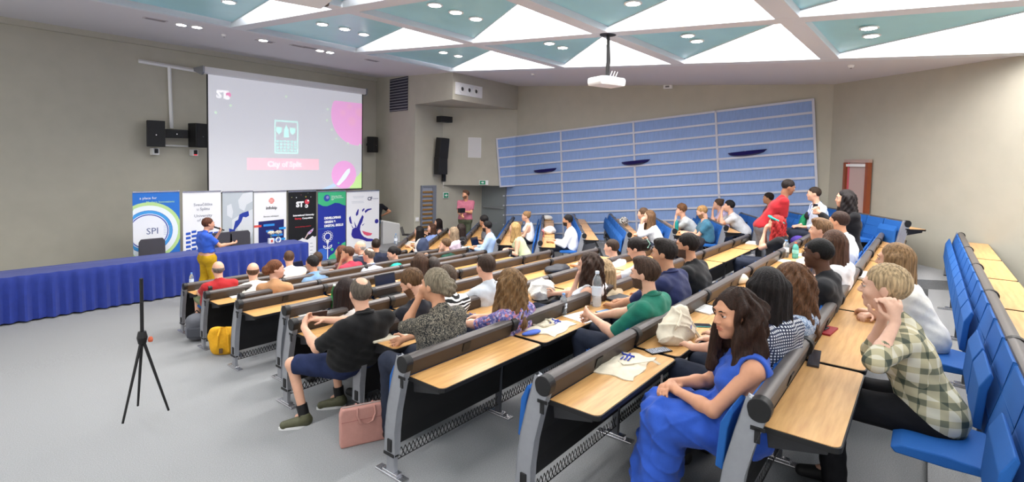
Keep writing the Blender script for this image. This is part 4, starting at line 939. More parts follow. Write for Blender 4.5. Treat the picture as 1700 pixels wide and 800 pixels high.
class Banner:
    def __init__(s, u0, u1, lab, base):
        s.u0, s.u1 = u0, u1; s.h = 2.0-.16*(u0-3.6)/5.7; s.w = u1-u0; o = room(u0, BV, 0)
        s.e = empty('roll_up_banner', o, BB); tag(s.e, lab, 'banner', 'roll-up banners behind the stage'); s.n = 0
        MB().box((0, 0, .05), (s.w, .006, s.h)).put('print_panel', mat('print_%d_%d_%d' % base, base, .55), s.e)
        MB().box((.0, -.05, 0), (s.w, .09, .06)).put('stand_base', chrome, s.e, bevel=.008); MB().box((0, -.012, s.h-.01), (s.w, .016, s.h+.018)).put('top_rail', chrome, s.e)
        MB().tube([(s.w/2, .04, .05), (s.w/2, .03, s.h)], .01, 6).put('pole', chrome, s.e)
    def P(s, x, t): return (min(max(x, 0), 1)*s.w, s.h-.012-min(max(t, 0), 1)*(s.h-.075))
    def poly(s, pts, col, layer=1, name='printed_shape'):
        y = -.0015*layer; q = [s.P(*p) for p in pts]; n = len(q)
        MB().prism(q, 1, y-.001, .001).put(name, mat('ink_%d_%d_%d' % col, col, .55), s.e)
    def ring(s, cx, cy, r, wd, col, layer=1, a0=0, a1=360, n=40):
        q = []; k = s.w/(s.h-.08)
        A = [math.radians(a0+(a1-a0)*i/n) for i in range(n+1)]
        b = MB(); y = -.0015*layer-.001; vs = []
        for a in A:
            for rr in (r, r+wd):
                x, z = cx*s.w+rr*s.w*math.cos(a), s.h-.012-cy*(s.h-.075)+rr*s.w*math.sin(a); vs.append((min(max(x, 0), s.w), y, min(max(z, .06), s.h-.01)))
        b.add(vs, [(2*i, 2*i+1, 2*i+3, 2*i+2) for i in range(n)]); b.put('printed_ring', mat('ink_%d_%d_%d' % col, col, .55), s.e)
    def disc(s, cx, cy, r, col, layer=1, n=32):
        k = (s.h-.08)/s.w; s.poly([(cx+r*math.cos(2*math.pi*i/n), cy+r/k*math.sin(2*math.pi*i/n)) for i in range(n)], col, layer)
    def text(s, body, cx, cy, size, col, layer=2, bold=0, align='CENTER', spacing=1):
        p = s.P(cx, cy); M = Matrix.Translation((p[0], -.0015*layer-.001, p[1])) @ Matrix.Rotation(math.pi/2, 4, 'X')
        text(body, size*s.w, mat('ink_%d_%d_%d' % col, col, .55), s.e, M, bold=bold, align=align, spacing=spacing)
WH = (244, 244, 246)
b = Banner(3.27, 4.12, 'blue banner with a large white circle at the far left', (44, 116, 206))
b.ring(.32, .42, .62, .10, (190, 224, 150), 1); b.ring(.32, .42, .52, .12, (236, 244, 250), 1.5); b.ring(.32, .42, .44, .07, (70, 160, 230), 2); b.disc(.32, .42, .44, (240, 242, 248), 2.5)
b.ring(.32, .42, .40, .025, (50, 80, 170), 3); b.poly([(0, .86), (.3, .80), (1, .74), (1, 1), (0, 1)], (226, 236, 236), 1); b.ring(.78, .92, .26, .02, (70, 84, 150), 3); b.disc(.78, .92, .26, (240, 242, 246), 2.6)
b.text('SPI', .40, .42, .22, (100, 110, 150), 4); b.text('a place for', .32, .06, .085, WH, 3); b.text('Modern Innovations', .58, .105, .075, (190, 240, 190), 3)
for i in range(6): b.poly([(.64, .37+.018*i), (.80, .37+.018*i), (.80, .373+.018*i), (.64, .373+.018*i)], (150, 170, 200), 4)
b = Banner(4.18, 4.96, 'white banner with a blue chequered emblem behind the speaking woman', WH)
b.text('Sveučilište\nu Splitu', .52, .17, .115, (130, 134, 150), 2, spacing=1.1); b.text('University\nof Split', .52, .30, .115, (130, 134, 150), 2, spacing=1.1)
for r in range(7):
    for c in range(6):
        if c in (2, 3) and r == 0: continue
        off = (0, .035, .055, .055, .035, 0)[c]
        if (c % 2 == 0) or True:
            x = .07+c*.145; t = .46-off+r*.05; t2 = t+.028
            if (c+r) % 1 == 0: b.poly([(x, t+(.018 if c % 2 else 0)), (x+.12, t+(.018 if c % 2 else 0)-.004), (x+.12, t2+(.018 if c % 2 else 0)-.004), (x, t2+(.018 if c % 2 else 0))], (36, 84, 190), 1)
b = Banner(4.99, 5.68, 'pale grey banner with a map of coastlines and a navy curve', (192, 200, 206))
b.poly([(.14, .16), (.28, .14), (.34, .24), (.30, .32), (.14, .28)], (222, 226, 230)); b.poly([(.5, .10), (.66, .02), (.98, .0), (.98, .12), (.78, .16), (.70, .24), (.54, .20)], (222, 226, 230))
b.poly([(.30, .34), (.58, .28), (.98, .22), (.98, .5), (.88, .62), (.72, .5), (.60, .46), (.68, .58), (.58, .60), (.46, .44), (.30, .46)], (218, 222, 226))
b.poly([(.20, .44), (.34, .46), (.40, .36), (.50, .34), (.54, .28), (.64, .26), (.84, .24), (.86, .30), (.76, .32), (.66, .31), (.60, .37), (.50, .42), (.40, .46), (.38, .52), (.30, .56), (.22, .54)], (38, 62, 158), 2)
b.poly([(0, .63), (.2, .62), (.4, .64), (.6, .70), (.8, .79), (1, .88), (1, 1), (0, 1)], (236, 238, 242), 2)
b.poly([(0, .63), (.2, .62), (.4, .64), (.6, .70), (.8, .79), (1, .88), (1, .905), (.8, .815), (.6, .725), (.4, .665), (.2, .645), (0, .655)], (28, 36, 100), 3)
b.disc(.30, .78, .12, (40, 90, 190), 3); b.disc(.33, .77, .07, (120, 190, 230), 4); b.text('m', .34, .77, .14, WH, 5, bold=.004)
b = Banner(5.70, 6.50, 'white banner with a navy block of light blue bars and a round coral emblem', WH)
b.ring(.53, .115, .045, .04, (236, 106, 90), 2); b.disc(.53, .115, .05, (240, 130, 110), 1.5)
for i in range(3): b.poly([(.46, .095+.018*i), (.60, .095+.018*i), (.60, .10+.018*i), (.46, .10+.018*i)], WH, 3)
b.text('infobip', .53, .21, .125, (50, 50, 60), 2, bold=.002); b.text('Become infobipper', .52, .32, .062, (70, 70, 80), 2)
b.poly([(.13, .38), (.92, .37), (.92, .94), (.13, .94)], (26, 36, 104), 1)
for x0_, x1_, t, c in ((.0, .22, .425, (230, 84, 74)), (.28, .62, .42, (52, 146, 226)), (.76, .98, .475, (52, 160, 236)), (.36, .58, .50, (60, 140, 220)), (.50, .88, .56, (48, 140, 224)), (.42, .96, .62, (52, 160, 236)), (.46, .78, .70, (40, 170, 236)), (.3, .7, .8, (52, 146, 226))):
    b.poly([(x0_, t), (x1_, t), (x1_, t+.028), (x0_, t+.028)], c, 2)
b = Banner(6.55, 7.31, 'black banner with a small rocket rising over white clouds', (22, 22, 26))
b.text('ST', .40, .175, .24, WH, 2, bold=.012); b.disc(.66, .14, .085, (214, 66, 84), 2); b.disc(.64, .20, .06, WH, 3); b.disc(.62, .20, .025, (22, 22, 26), 4); b.disc(.70, .125, .03, WH, 3)
b.text('International University', .54, .325, .079, WH, 2, bold=.003); b.text('Startup', .34, .37, .079, (214, 60, 70), 2, bold=.003); b.text('Competition', .68, .37, .075, WH, 2, bold=.003)
b.text('www.startup.unist.hr', .52, .485, .068, (196, 50, 60), 2)
for x, t, r_, c in ((.12, .07, .018, (190, 180, 120)), (.28, .075, .022, (226, 236, 240)), (.62, .07, .024, (206, 186, 70)), (.80, .075, .018, (210, 214, 220)), (.45, .04, .016, (150, 80, 100)), (.70, .02, .014, (120, 150, 130))): b.poly([(x-r_, t), (x, t-r_*.4), (x+r_, t), (x, t+r_*.4)], c, 2)
b.poly([(0, .665), (.1, .68), (.2, .66), (.3, .68), (.42, .665), (.5, .645), (.58, .665), (.68, .68), (.78, .655), (.86, .63), (.94, .65), (1, .64), (1, 1), (0, 1)], (234, 234, 238), 1)
b.poly([(.56, .665), (.58, .67), (.74, .585), (.70, .575)], (226, 200, 196), 3); b.poly([(.68, .58), (.80, .545), (.90, .52), (.88, .555), (.78, .60), (.72, .605)], (200, 176, 214), 4); b.disc(.80, .565, .025, (214, 70, 90), 5)
for r in range(5):
    for c in range(4): b.poly([(.14+c*.21, .73+r*.05), (.26+c*.21-.03*((r+c) % 2), .73+r*.05), (.26+c*.21-.03*((r+c) % 2), .738+r*.05), (.14+c*.21, .738+r*.05)], (160, 164, 176), 2)
b = Banner(7.36, 8.19, 'royal blue banner with green waves and a light bulb drawn as a flower', (36, 52, 156))
b.poly([(0, 0), (1, 0), (1, .215), (.9, .205), (.76, .175), (.6, .165), (.46, .19), (.32, .21), (.18, .205), (.0, .165)], (66, 186, 130), 1)
b.disc(.31, .09, .11, (50, 80, 168), 2); b.disc(.33, .08, .05, (150, 140, 200), 3); b.text('University of Split\nFaculty of Economics\nSplit', .47, .09, .052, WH, 3, align='LEFT')
b.text('DEVELOPING\nGREEN &\nDIGITAL SKILLS', .22, .445, .10, WH, 2, bold=.005, align='LEFT', spacing=1.25); b.poly([(0, .535), (.58, .535), (.58, .54), (0, .54)], (60, 140, 190), 2)
b.poly([(.36, 1), (.42, .95), (.56, .92), (.66, .86), (.78, .85), (.86, .79), (1, .765), (1, 1)], (66, 186, 130), 1); b.disc(.14, .93, .22, (58, 108, 204), 1); b.disc(.50, .86, .05, (66, 186, 130), 2); b.disc(.74, .775, .025, (66, 186, 130), 2)
b.ring(.34, .66, .10, .025, WH, 3); 
for i in range(12): a = 2*math.pi*i/12; b.ring(.34+.155*math.cos(a), .66-.155*math.sin(a)*b.w/(b.h-.08), .030, .010, WH, 3, n=10)
b.poly([(.28, .72), (.40, .72), (.37, .765), (.31, .765)], WH, 3); b.poly([(.325, .765), (.355, .765), (.352, .99), (.322, .99)], WH, 3)
for s in (-1, 1): b.poly([(.34, .835), (.34+s*.08, .80), (.34+s*.16, .785), (.34+s*.15, .82), (.34+s*.06, .845)], WH, 3); b.poly([(.34+s*.03, .83), (.34+s*.08, .81), (.34+s*.13, .798), (.34+s*.12, .815), (.34+s*.06, .833)], (36, 52, 156), 4)
b = Banner(8.22, 9.30, 'white banner with a large indigo paint splash nearest the wall corner', (238, 238, 242))
IND = (50, 46, 150)
b.poly([(.14, .66), (.17, .58), (.24, .56), (.30, .56), (.38, .46), (.44, .40), (.47, .37), (.51, .40), (.47, .48), (.41, .54), (.40, .60), (.44, .67), (.52, .72), (.64, .755), (.78, .77), (.86, .79), (.78, .81), (.60, .80), (.48, .765), (.36, .745), (.22, .73), (.16, .70)], IND, 1)
for pts in ([(.28, .33), (.34, .27), (.36, .28), (.34, .36), (.29, .38), (.27, .36)], [(.46, .29), (.52, .265), (.54, .28), (.47, .325)], [(.54, .31), (.62, .28), (.75, .275), (.76, .29), (.64, .31), (.56, .345)], [(.07, .40), (.11, .37), (.14, .44), (.16, .50), (.11, .49), (.08, .45)], [(.13, .505), (.20, .56), (.18, .57)], [(.22, .46), (.30, .55), (.26, .56)], [(.46, .53), (.54, .505), (.48, .545)]): b.poly(pts, IND, 1)
b.disc(.92, .49, .06, IND, 1); b.poly([(.46, .62), (.6, .65), (.78, .68), (.74, .71), (.62, .71), (.52, .68)], (226, 90, 120), 2)
b.text('CF', .70, .12, .13, (36, 40, 84), 2, bold=.004); b.text('Croatian Fund', .88, .12, .03, (90, 90, 120), 2)
for x0_, x1_, t in ((.18, .52, .07), (.2, .5, .09), (.14, .5, .15), (.16, .52, .17)): b.poly([(x0_, t), (x1_, t), (x1_, t+.006), (x0_, t+.006)], (200, 204, 212), 2)
# projection screen
SV = 13.9
tl, tr, bl, br_ = [uvz(at_v(x, y, SV)) for x, y in ((345, 121), (601, 156), (344, 318), (597, 314))]
su0, su1, sz0, sz1 = tl[0], tr[0], (bl[2]+br_[2])/2, (tl[2]+tr[2])/2
se = empty('projection_screen', room(su0, SV, sz0), BB); tag(se, 'large white roll-down projection screen with a pink planet slide above the banners', 'screen')
W_, H_ = su1-su0, sz1-sz0
scr = mat('lit_screen', (200, 200, 204), .6, emit=.55, ecol=(204, 205, 214))
MB().box((0, 0, 0), (W_, .01, H_)).put('fabric', scr, se); MB().box((-.03, -.004, 0), (.0, .012, H_)).box((W_, -.004, 0), (W_+.03, .012, H_)).box((-.03, -.008, -.03), (W_+.03, .016, 0)).put('black_border', black, se)
MB().prism([(-.06, H_), (-.06, H_+.15), (.1, H_+.15), (.1, H_), (.02, H_-.03)], 0, -.12, W_+.12).put('housing', white_m, se, bevel=.01)
for x in (-.12, W_+.12): MB().prism([(-.09, H_+.0), (-.09, H_+.16), (.5, H_+.16), (.5, H_+.08), (.02, H_-.05)], 0, x-.02, x+.02).put('bracket', steel, se)
def slide(pts, col, e=.45, layer=1, name='slide_shape'):
    MB().prism([(min(max(x, 0), 1)*W_, (1-t)*H_) for x, t in pts], 1, -.0015*layer-.001, 0).put(name, mat('slide_%d_%d_%d' % col, col, .6, emit=e*1.35), se)
AR = W_/H_
def sdisc(cx, cy, r, col, layer=1, clip=None):
    pts = [(cx+r*math.cos(2*math.pi*i/48), cy+r*AR*math.sin(2*math.pi*i/48)) for i in range(48)]
    slide([(x, max(t, clip) if clip else t) for x, t in pts], col, .4, layer)
sdisc(.965, .24, .205, (240, 176, 226), 1, clip=.105)
for x, y_, r in ((.92, .3, .03), (.85, .22, .02), (.98, .2, .03), (.9, .15, .018)): sdisc(x, y_, r, (242, 178, 212), 2)
sdisc(.86, .855, .095, (238, 170, 224), 2); slide([(.905, 1), (.93, .9), (.97, .87), (1, .82), (1, 1)], (196, 232, 156), .45, 1)
slide([(.80, .955), (.86, .84), (.885, .80), (.905, .79), (.905, .83), (.87, .90), (.82, .965)], (214, 226, 250), .6, 3); slide([(.69, 1), (.79, .94), (.80, .97), (.74, 1)], (186, 210, 240), .5, 1)
slide([(.21, .70), (.67, .70), (.67, .805), (.21, .805)], (246, 196, 208), .45, 1)
for x, t in ((.735, .20), (.73, .31), (.765, .4), (.80, .49), (.89, .53), (.985, .54), (.04, .32), (.12, .25), (.45, .12)): slide([(x-.008, t), (x, t-.012), (x+.008, t), (x, t+.012)], (200, 236, 200), .5, 2)
cy_ = (196, 246, 236)
for i in range(13):
    x = .375+i*.0117
    for t in (.352, .648): slide([(x, t), (x+.006, t-.012), (x+.0117, t), (x+.006, t+.008)], cy_, .5, 2)
for i in range(15):
    t = .36+i*.019
    for x in (.378, .524): slide([(x, t), (x+.007, t+.009), (x, t+.019), (x-.004, t+.009)], cy_, .5, 2)
for cx in (.40, .487): slide([(cx-.013, .41), (cx+.022, .41), (cx+.02, .45), (cx+.004, .475), (cx-.012, .45)], cy_, .5, 2)
slide([(.436, .43), (.450, .385), (.464, .43), (.466, .50), (.434, .50)], cy_, .5, 2)
for r in range(4):
    for c in range(6): slide([(.385+c*.023, .53+r*.028), (.403+c*.023, .53+r*.028), (.400+c*.023, .548+r*.028), (.388+c*.023, .548+r*.028)], (186, 232, 226), .5, 2)
def stext(body, x, t, size, col, bold=.004):
    text(body, size, mat('slide_%d_%d_%d' % col, col, .6, emit=.6), se, Matrix.Translation((x*W_, -.006, (1-t)*H_)) @ Matrix.Rotation(math.pi/2, 4, 'X'), bold=bold)
stext('City of Split', .44, .755, .20, (250, 236, 240)); stext('ST', .075, .165, .26, (250, 250, 252), .01); sdisc(.108, .16, .014, (236, 150, 190), 3); sdisc(.102, .185, .012, (250, 250, 252), 4)
# ---------------------------------------------------------------- wall fixtures
def speaker_box(c, ang, w_, d_, h_, lab, tilt=0, name='loudspeaker'):
    e = empty(name, c, ang); tag(e, lab, 'loudspeaker'); 
    R_ = Matrix.Rotation(tilt, 4, 'X')
    MB().prism([(-w_/2, -d_/2), (w_/2, -d_/2), (w_*.38, d_/2), (-w_*.38, d_/2)], 2, -h_/2, h_/2).put('cabinet', black, e, rot=(tilt, 0, 0), bevel=.01)
    MB().box((-w_/2+.02, -d_/2-.008, -h_/2+.02), (w_/2-.02, -d_/2, h_/2-.02)).put('grille', mat('grille', (34, 34, 36), .7), e, rot=(tilt, 0, 0))
    MB().lathe([(.014, 0), (.012, .004)], 10, M=Matrix.Rotation(math.pi/2, 4, 'X')).put('badge', chrome, e, loc=(0, -d_/2-.01, -h_*.05), rot=(tilt, 0, 0))
    MB().box((-.03, d_/2-.02, -.04), (.03, d_/2+.06, .04)).put('bracket', black, e)
    return e
def on_wall_v(px, py, d): return at_v(px, py, d)
p = at_v(257, 222, 14.2); speaker_box(p, BB-.1, .36, .3, .6, 'black wall loudspeaker at the far left of the stage wall')
p = at_v(329, 225, 14.1); speaker_box(p, BB+.35, .38, .32, .58, 'black wall loudspeaker touching the left edge of the projection screen')
p = at_v(618, 240, 14.2); speaker_box(p, BB+.5, .30, .26, .5, 'black wall loudspeaker right of the projection screen')
p = at_v(291, 222, 14.25); e = speaker_box(p, BB, .5, .2, .2, 'flat black speaker bar hung between the two left loudspeakers', name='speaker_bar')
def ip(n0, n1):  # plane through two plan points
    a = room(n0[0], n0[1], 0); c = room(n1[0], n1[1], 0); d = c-a; d /= np.linalg.norm(d); n = np.array([-d[1], d[0], 0]); return n, float(n@a), math.atan2(d[1], d[0])
for i, (px, py) in enumerate([(258, 250), (323, 252)]):
    p = at_v(px, py, 14.35); e = empty('dome_camera', p, BB); tag(e, f'small white wall camera under the {"far left" if i == 0 else "second"} loudspeaker', 'camera')
    MB().prism([(-.07, -.1), (.07, -.1), (.07, .06), (-.07, .06)], 1, -.05, .15).put('body', white_m, e, bevel=.012); MB().cbox((0, -.07, -.01), (.07, .05, .10)).put('lens', black, e, bevel=.01)
    if i: MB().cbox((0, -.06, -.075), (.06, .03, .02)).put('indicator', mat('red_led', (230, 40, 60), .4, emit=1), e)
def strip(name, a, b_, wd, th, m, lab, cat):
    a = np.array(a); b_ = np.array(b_); e = tag(MB().tube([(0, 0, 0), tuple(b_-a)], wd, 4).put(name, m, None, a), lab, cat); return e
v_ = 14.42
strip('cable_duct', at_v(230, 101, v_), at_v(336, 119, v_), .045, 0, white_m, 'white cable duct running level to the screen housing', 'duct')
strip('cable_duct', at_v(281, 111, v_), at_v(285, 213, v_), .04, 0, white_m, 'white cable duct dropping down the stage wall', 'duct')
strip('cable_duct', at_v(270, 241, v_), at_v(316, 243, v_), .02, 0, white_m, 'thin white cable duct between the two left loudspeakers', 'duct')
# vent on the side wall
n_, c_, a_ = ip(PA, PB)
vq = [on(x, y, n_, c_) for x, y in ((648, 131), (678, 130), (678, 184), (647, 185))]
toward = lambda n: -n if (n@(CAM)) < (n@vq[0]) else n
cen = sum(vq)/4; wv = np.linalg.norm(vq[1]-vq[0]); hv_ = np.linalg.norm(vq[3]-vq[0])
def wall_empty(name, px, py, n, c, ang, off, lab, cat, group=None):
    p = on(px, py, n, c); s = 1 if n@CAM > c else -1; p = p+n*s*off
    a = math.atan2(-(n*s)[1], -(n*s)[0])-math.pi/2          # local -y faces the room
    e = empty(name, p, a); tag(e, lab, cat, group); return e
e = wall_empty('wall_vent', 663, 157, n_, c_, a_, .02, 'dark slatted air vent high on the wall beside the bulkhead', 'vent')
MB().box((-wv/2-.05, 0, -hv_/2-.05), (wv/2+.05, .02, hv_/2+.05)).put('frame', wall_m, e); MB().box((-wv/2, -.006, -hv_/2), (wv/2, .0, hv_/2)).put('recess', mat('vent_dark', (52, 54, 66), .7), e)
for k in range(12): MB().prism([(-.03, 0), (-.028, .01), (0, .03), (0, .02)], 0, -wv/2, wv/2).put('slat', mat('vent_blade', (170, 170, 176), .5), e, loc=(0, -.008, -hv_/2+(k+.2)*hv_/12))
# recess wall fixtures
nr, cr_, ar = ip(PB, PG); nd, cd_, ad = nr, cr_, ar
for (px, py, w__, h__, lab, nm) in ((725, 246, .32, .62, 'upper of the two black loudspeakers stacked in the wall recess', 'loudspeaker'), (723, 275, .32, .52, 'lower of the two black loudspeakers stacked in the wall recess', 'loudspeaker'), (729, 199, .42, .18, 'small black speaker bar high in the wall recess', 'speaker_bar')):
    e = wall_empty(nm, px, py, nr, cr_, ar, .27, lab, 'loudspeaker')
    MB().box((-w__/2, -.14, -h__/2), (w__/2, .12, h__/2)).put('cabinet', black, e, bevel=.012, rot=(.12 if h__ > .6 else 0, 0, 0)); MB().box((-w__/2+.02, -.15, -h__/2+.02), (w__/2-.02, -.14, h__/2-.02)).put('grille', mat('grille', (34, 34, 36), .7), e, rot=(.12 if h__ > .6 else 0, 0, 0)); MB().box((-.03, .1, -.03), (.03, .24, .03)).put('bracket', black, e)
e = wall_empty('column_speaker', 733, 285, nr, cr_, ar, .12, 'slim black column speaker beside the stacked loudspeakers', 'loudspeaker'); MB().box((-.05, -.05, -.3), (.05, .05, .3)).put('cabinet', black, e, bevel=.008); MB().tube([(0, 0, -.3), (0, .03, -.5)], .006, 5).put('cable', white_m, e)
# ladder-like slatted door
e = wall_empty('slatted_door', 710, 344, nr, cr_, ar, .03, 'narrow grey-framed door with ten brown wooden slats in the recess', 'door')
a0 = on(698, 344, nr, cr_); a1 = on(723, 344, nr, cr_); wd_ = np.linalg.norm(a1-a0); t0 = on(710, 311, nr, cr_)[2]; b0_ = on(710, 380, nr, cr_)[2]; zc = on(710, 344, nr, cr_)[2]
MB().box((-wd_/2, -.03, t0-zc), (wd_/2, .02, t0-zc+.06)).box((-wd_/2, -.03, b0_-zc-.3), (-wd_/2+.05, .02, t0-zc)).box((wd_/2-.14, -.03, b0_-zc-.3), (wd_/2, .02, t0-zc)).put('frame', mat('door_frame_grey', (118, 122, 134), .5), e)
MB().box((-wd_/2, -.005, b0_-zc-.3), (wd_/2, .01, t0-zc)).put('panel', mat('door_panel_grey', (146, 152, 166), .5), e)
for k in range(10): MB().box((-wd_/2+.05, -.05, 0), (wd_/2-.14, -.01, .05)).put('slat', mat('slat_wood', (150, 112, 58), .5), e, loc=(0, 0, t0-zc-.16-k*(t0-b0_)/9.6))
for (px, py, nn, cc, lab) in ((739, 324, nd, cd_, 'small green exit sign on the grey wall left of the man with the camera'),):
    e = wall_empty('exit_sign', px, py, nn, cc, 0, .03, lab, 'sign'); MB().box((-.1, -.02, -.09), (.1, .02, .09)).put('housing', white_m, e); MB().box((-.085, -.024, -.075), (.085, -.02, .075)).put('face', mat('exit_green', (20, 120, 84), .4, emit=.3), e); MB().prism([(-.05, .02), (0, .02), (0, .05), (.06, 0), (0, -.05), (0, -.02), (-.05, -.02)], 1, -.028, -.024).put('arrow', white_m, e)
no_, co_, ao = ip(PF, OV1)
e = wall_empty('exit_sign', 803, 303, no_, co_, 0, .03, 'small green exit sign under the white sheet at the overhang edge', 'sign'); MB().box((-.14, -.02, -.07), (.14, .02, .07)).put('housing', white_m, e); MB().box((-.125, -.024, -.06), (.05, -.02, .06)).put('face', mat('exit_green', (20, 120, 84), .4, emit=.3), e); MB().prism([(-.08, .015), (-.04, .015), (-.04, .04), (.01, 0), (-.04, -.04), (-.04, -.015), (-.08, -.015)], 1, -.028, -.024).put('arrow', white_m, e)
e = wall_empty('wall_sheet', 788, 245, no_, co_, 0, .012, 'plain white rectangular sheet on the upper wall beside the blue panels', 'panel'); MB().box((-.19, 0, -.3), (.19, .012, .3)).put('sheet', mat('paper_white', (214, 212, 212), .7), e); MB().box((-.2, .006, -.31), (.2, .02, .31)).put('backing', white_m, e)
e = wall_empty('light_switch', 707-2, 365+0, nr, cr_, 0, .03, 'small white wall switch left of the slatted door', 'switch'); e.location = tuple(on(692, 364, nr, cr_)+0); MB().box((-.05, -.03, -.06), (.05, .0, .06)).put('plate', white_m, e); MB().box((-.03, -.036, -.035), (.03, -.03, .035)).put('rocker', white_m, e)
# bulkhead nozzles
nb_, cb_, _ = ip(PC, PD); e = wall_empty('nozzle_plate', 778, 150, nb_, cb_, 0, .02, 'white plate with three round air nozzles on the bulkhead', 'vent')
wp = np.linalg.norm(on(756, 146, nb_, cb_)-on(800, 153, nb_, cb_)); MB().box((-wp/2, -.01, -.16), (wp/2, .02, .16)).put('plate', white_m, e)
for k in range(3):
    MB().lathe([(.12, 0), (.12, .03), (.07, .04), (.065, .01)], 20, M=Matrix.Rotation(math.pi/2, 4, 'X')).put('ring', white_m, e, loc=(-wp/2+wp*(.22+.26*k), -.01, 0)); MB().lathe([(.062, .0), (.05, .012)], 16, M=Matrix.Rotation(math.pi/2, 4, 'X')).put('nozzle', mat('nozzle_dark', (60, 60, 62), .5), e, loc=(-wp/2+wp*(.22+.26*k)+.01, -.012, 0))
# parapet of the ramp
pa = at_v(634, 367, 13.0); pb = at_v(681, 376, 13.0)
e = tag(MB().prism([(0, 0), (pb@UX-pa@UX, 0), (pb@UX-pa@UX, pb[2]), (0, pa[2])], 1, -.05, .05).put('ramp_parapet', mat('parapet_white', (206, 206, 208), .6), None, room(pa@UX, 13.0, 0), (0, 0, BB)), 'low white parapet with a sloping top beside the last banner', 'parapet'); MB().tube([(-.02, 0, pa[2]+.01), (pb@UX-pa@UX, 0, pb[2]+.01)], .03, 6).put('top_cap', white_m, e)
# grey door in the alcove
dv0, dv1 = uvz(at_u(805, 350, WALL_U))[1], uvz(at_u(833, 350, WALL_U))[1]
e = empty('door_1', room(WALL_U-.03, (dv0+dv1)/2, FL_Z), BB); e['kind'] = 'structure'; MB().box((-.03, -.55, 0), (.02, .55, 2.05)).put('door_leaf', mat('grey_door', (132, 138, 140), .5), e); MB().box((-.05, -.6, 0), (.0, -.55, 2.1)).box((-.05, .55, 0), (.0, .6, 2.1)).put('door_frame', mat('door_frame_grey', (118, 122, 134)), e); MB().tube([(-.05, -.5, 1.05), (-.09, -.45, 1.05), (-.09, .3, 1.05), (-.05, .35, 1.05)], .015, 6).put('push_bar', steel, e)
# ---- blue wall cladding
ce = empty('wall_cladding', room(WALL_U-.05, 6, 1), BB); tag(ce, 'blue acoustic cladding of long panels with pale strips on the right wall', 'wall panels')
def cadd(q, n, t, name, m, bev=0):
    mb = slab3([np.array(p) for p in q], n, t); o = mb.put(name, m, None); o.parent = ce; o.matrix_parent_inverse = (Matrix.Translation(ce.location) @ Matrix.Rotation(BB, 4, 'Z')).inverted(); return o
blue_p = mat('blue_panel', (138, 164, 212), .75, noise=.06, nscale=5, stretch=(1, 6, 1)); trim_p = mat('pale_strip', (202, 204, 216), .6)
cols = [(836, 836), (931.5, 936), (1052, 1058), (1188.5, 1197), (1350, 1359)]
def lineY(k, x): yl = 231+15.8*k; yr = 165+21.6*k; return yl+(yr-yl)*(x-823)/(1352-823)
def gx(j, k): return cols[j][0]+(cols[j][1]-cols[j][0])*k/10 if j else (857 if k < 5 else 836)
def gp(j, k, off=0): x = gx(j, k); return at_u(x, lineY(k, x), WALL_U-.012-off)
NK = 11
for j in range(4):
    for k in range(NK):
        cadd([gp(j, k), gp(j+1, k), gp(j+1, k+1), gp(j, k+1)], -UX, .03, 'acoustic_panel', blue_p)
for k in range(NK+1):
    a = gp(0, min(k, NK), .02); d = gp(4, k, .02); cadd([a+ZUP*.022, d+ZUP*.024, d-ZUP*.024, a-ZUP*.022], -UX, .035, 'strip', trim_p)
for j in range(1, 5):
    a = gp(j, 0, .02); d = gp(j, NK, .02); cadd([a-UY*.024+ZUP*.022, a+UY*.024+ZUP*.022, d+UY*.024, d-UY*.024], -UX, .035, 'strip', trim_p)
so = 1 if no_@CAM > co_ else -1
def go(x, k, off=.012): return on(x, lineY(k, x), no_, co_)+no_*so*off
for k in range(5):
    xa = 823+1.2*k; q = [go(xa, k), go(856, k), go(856, k+1), go(xa+1.2, k+1)]; cadd(q, no_*so, .03, 'acoustic_panel', blue_p)
for k in range(6):
    xa = 823+1.2*k; q = [go(xa, k, .03)+ZUP*.022, go(856, k, .03)+ZUP*.022, go(856, k, .03)-ZUP*.022, go(xa, k, .03)-ZUP*.022]; cadd(q, no_*so, .035, 'strip', trim_p)
a, d = go(823, 0, .03), go(829, 5, .03); dd_ = (go(850, 0)-go(823, 0)); dd_ /= np.linalg.norm(dd_); cadd([a, a+dd_*.05, d+dd_*.05, d], no_*so, .035, 'strip', trim_p)
navyl = mat('navy_lamp', (26, 22, 96), .35)
for i, (px, py, wpx) in enumerate(((905, 281, 38), (1055, 267, 42), (1240, 251, 50))):
    p = at_u(px, py, WALL_U-.06); hw = wpx/2/FPX*float((p-CAM)@FW)/abs(float(UY@RT))*.95
    e = empty('wall_lamp', p, BB); tag(e, f'dark navy boat-shaped wall lamp, {["left","middle","right"][i]} of three on the blue cladding', 'lamp', 'boat-shaped wall lamps')
    vs = []; n = 14; fs = []
    for q in range(n+1):
        y = -hw+2*hw*q/n; s_ = math.sqrt(max(0, 1-(y/hw)**2))+.02; tlt = -y*.12
        vs += [(0, y, tlt), (-.16*s_, y, tlt), (-.10*s_, y, tlt-.085*s_), (0, y, tlt-.11*s_)]
    for q in range(n):
        for r in range(4): fs.append((q*4+r, q*4+(r+1) % 4, (q+1)*4+(r+1) % 4, (q+1)*4+r))
    fs += [(0, 1, 2, 3), tuple(range(n*4, n*4+4))[::-1]]; MB().add(vs, fs).put('shade', navyl, e, smooth=True); MB().cbox((.02, 0, -.03), (.04, .1, .08)).put('mount', white_m, e)
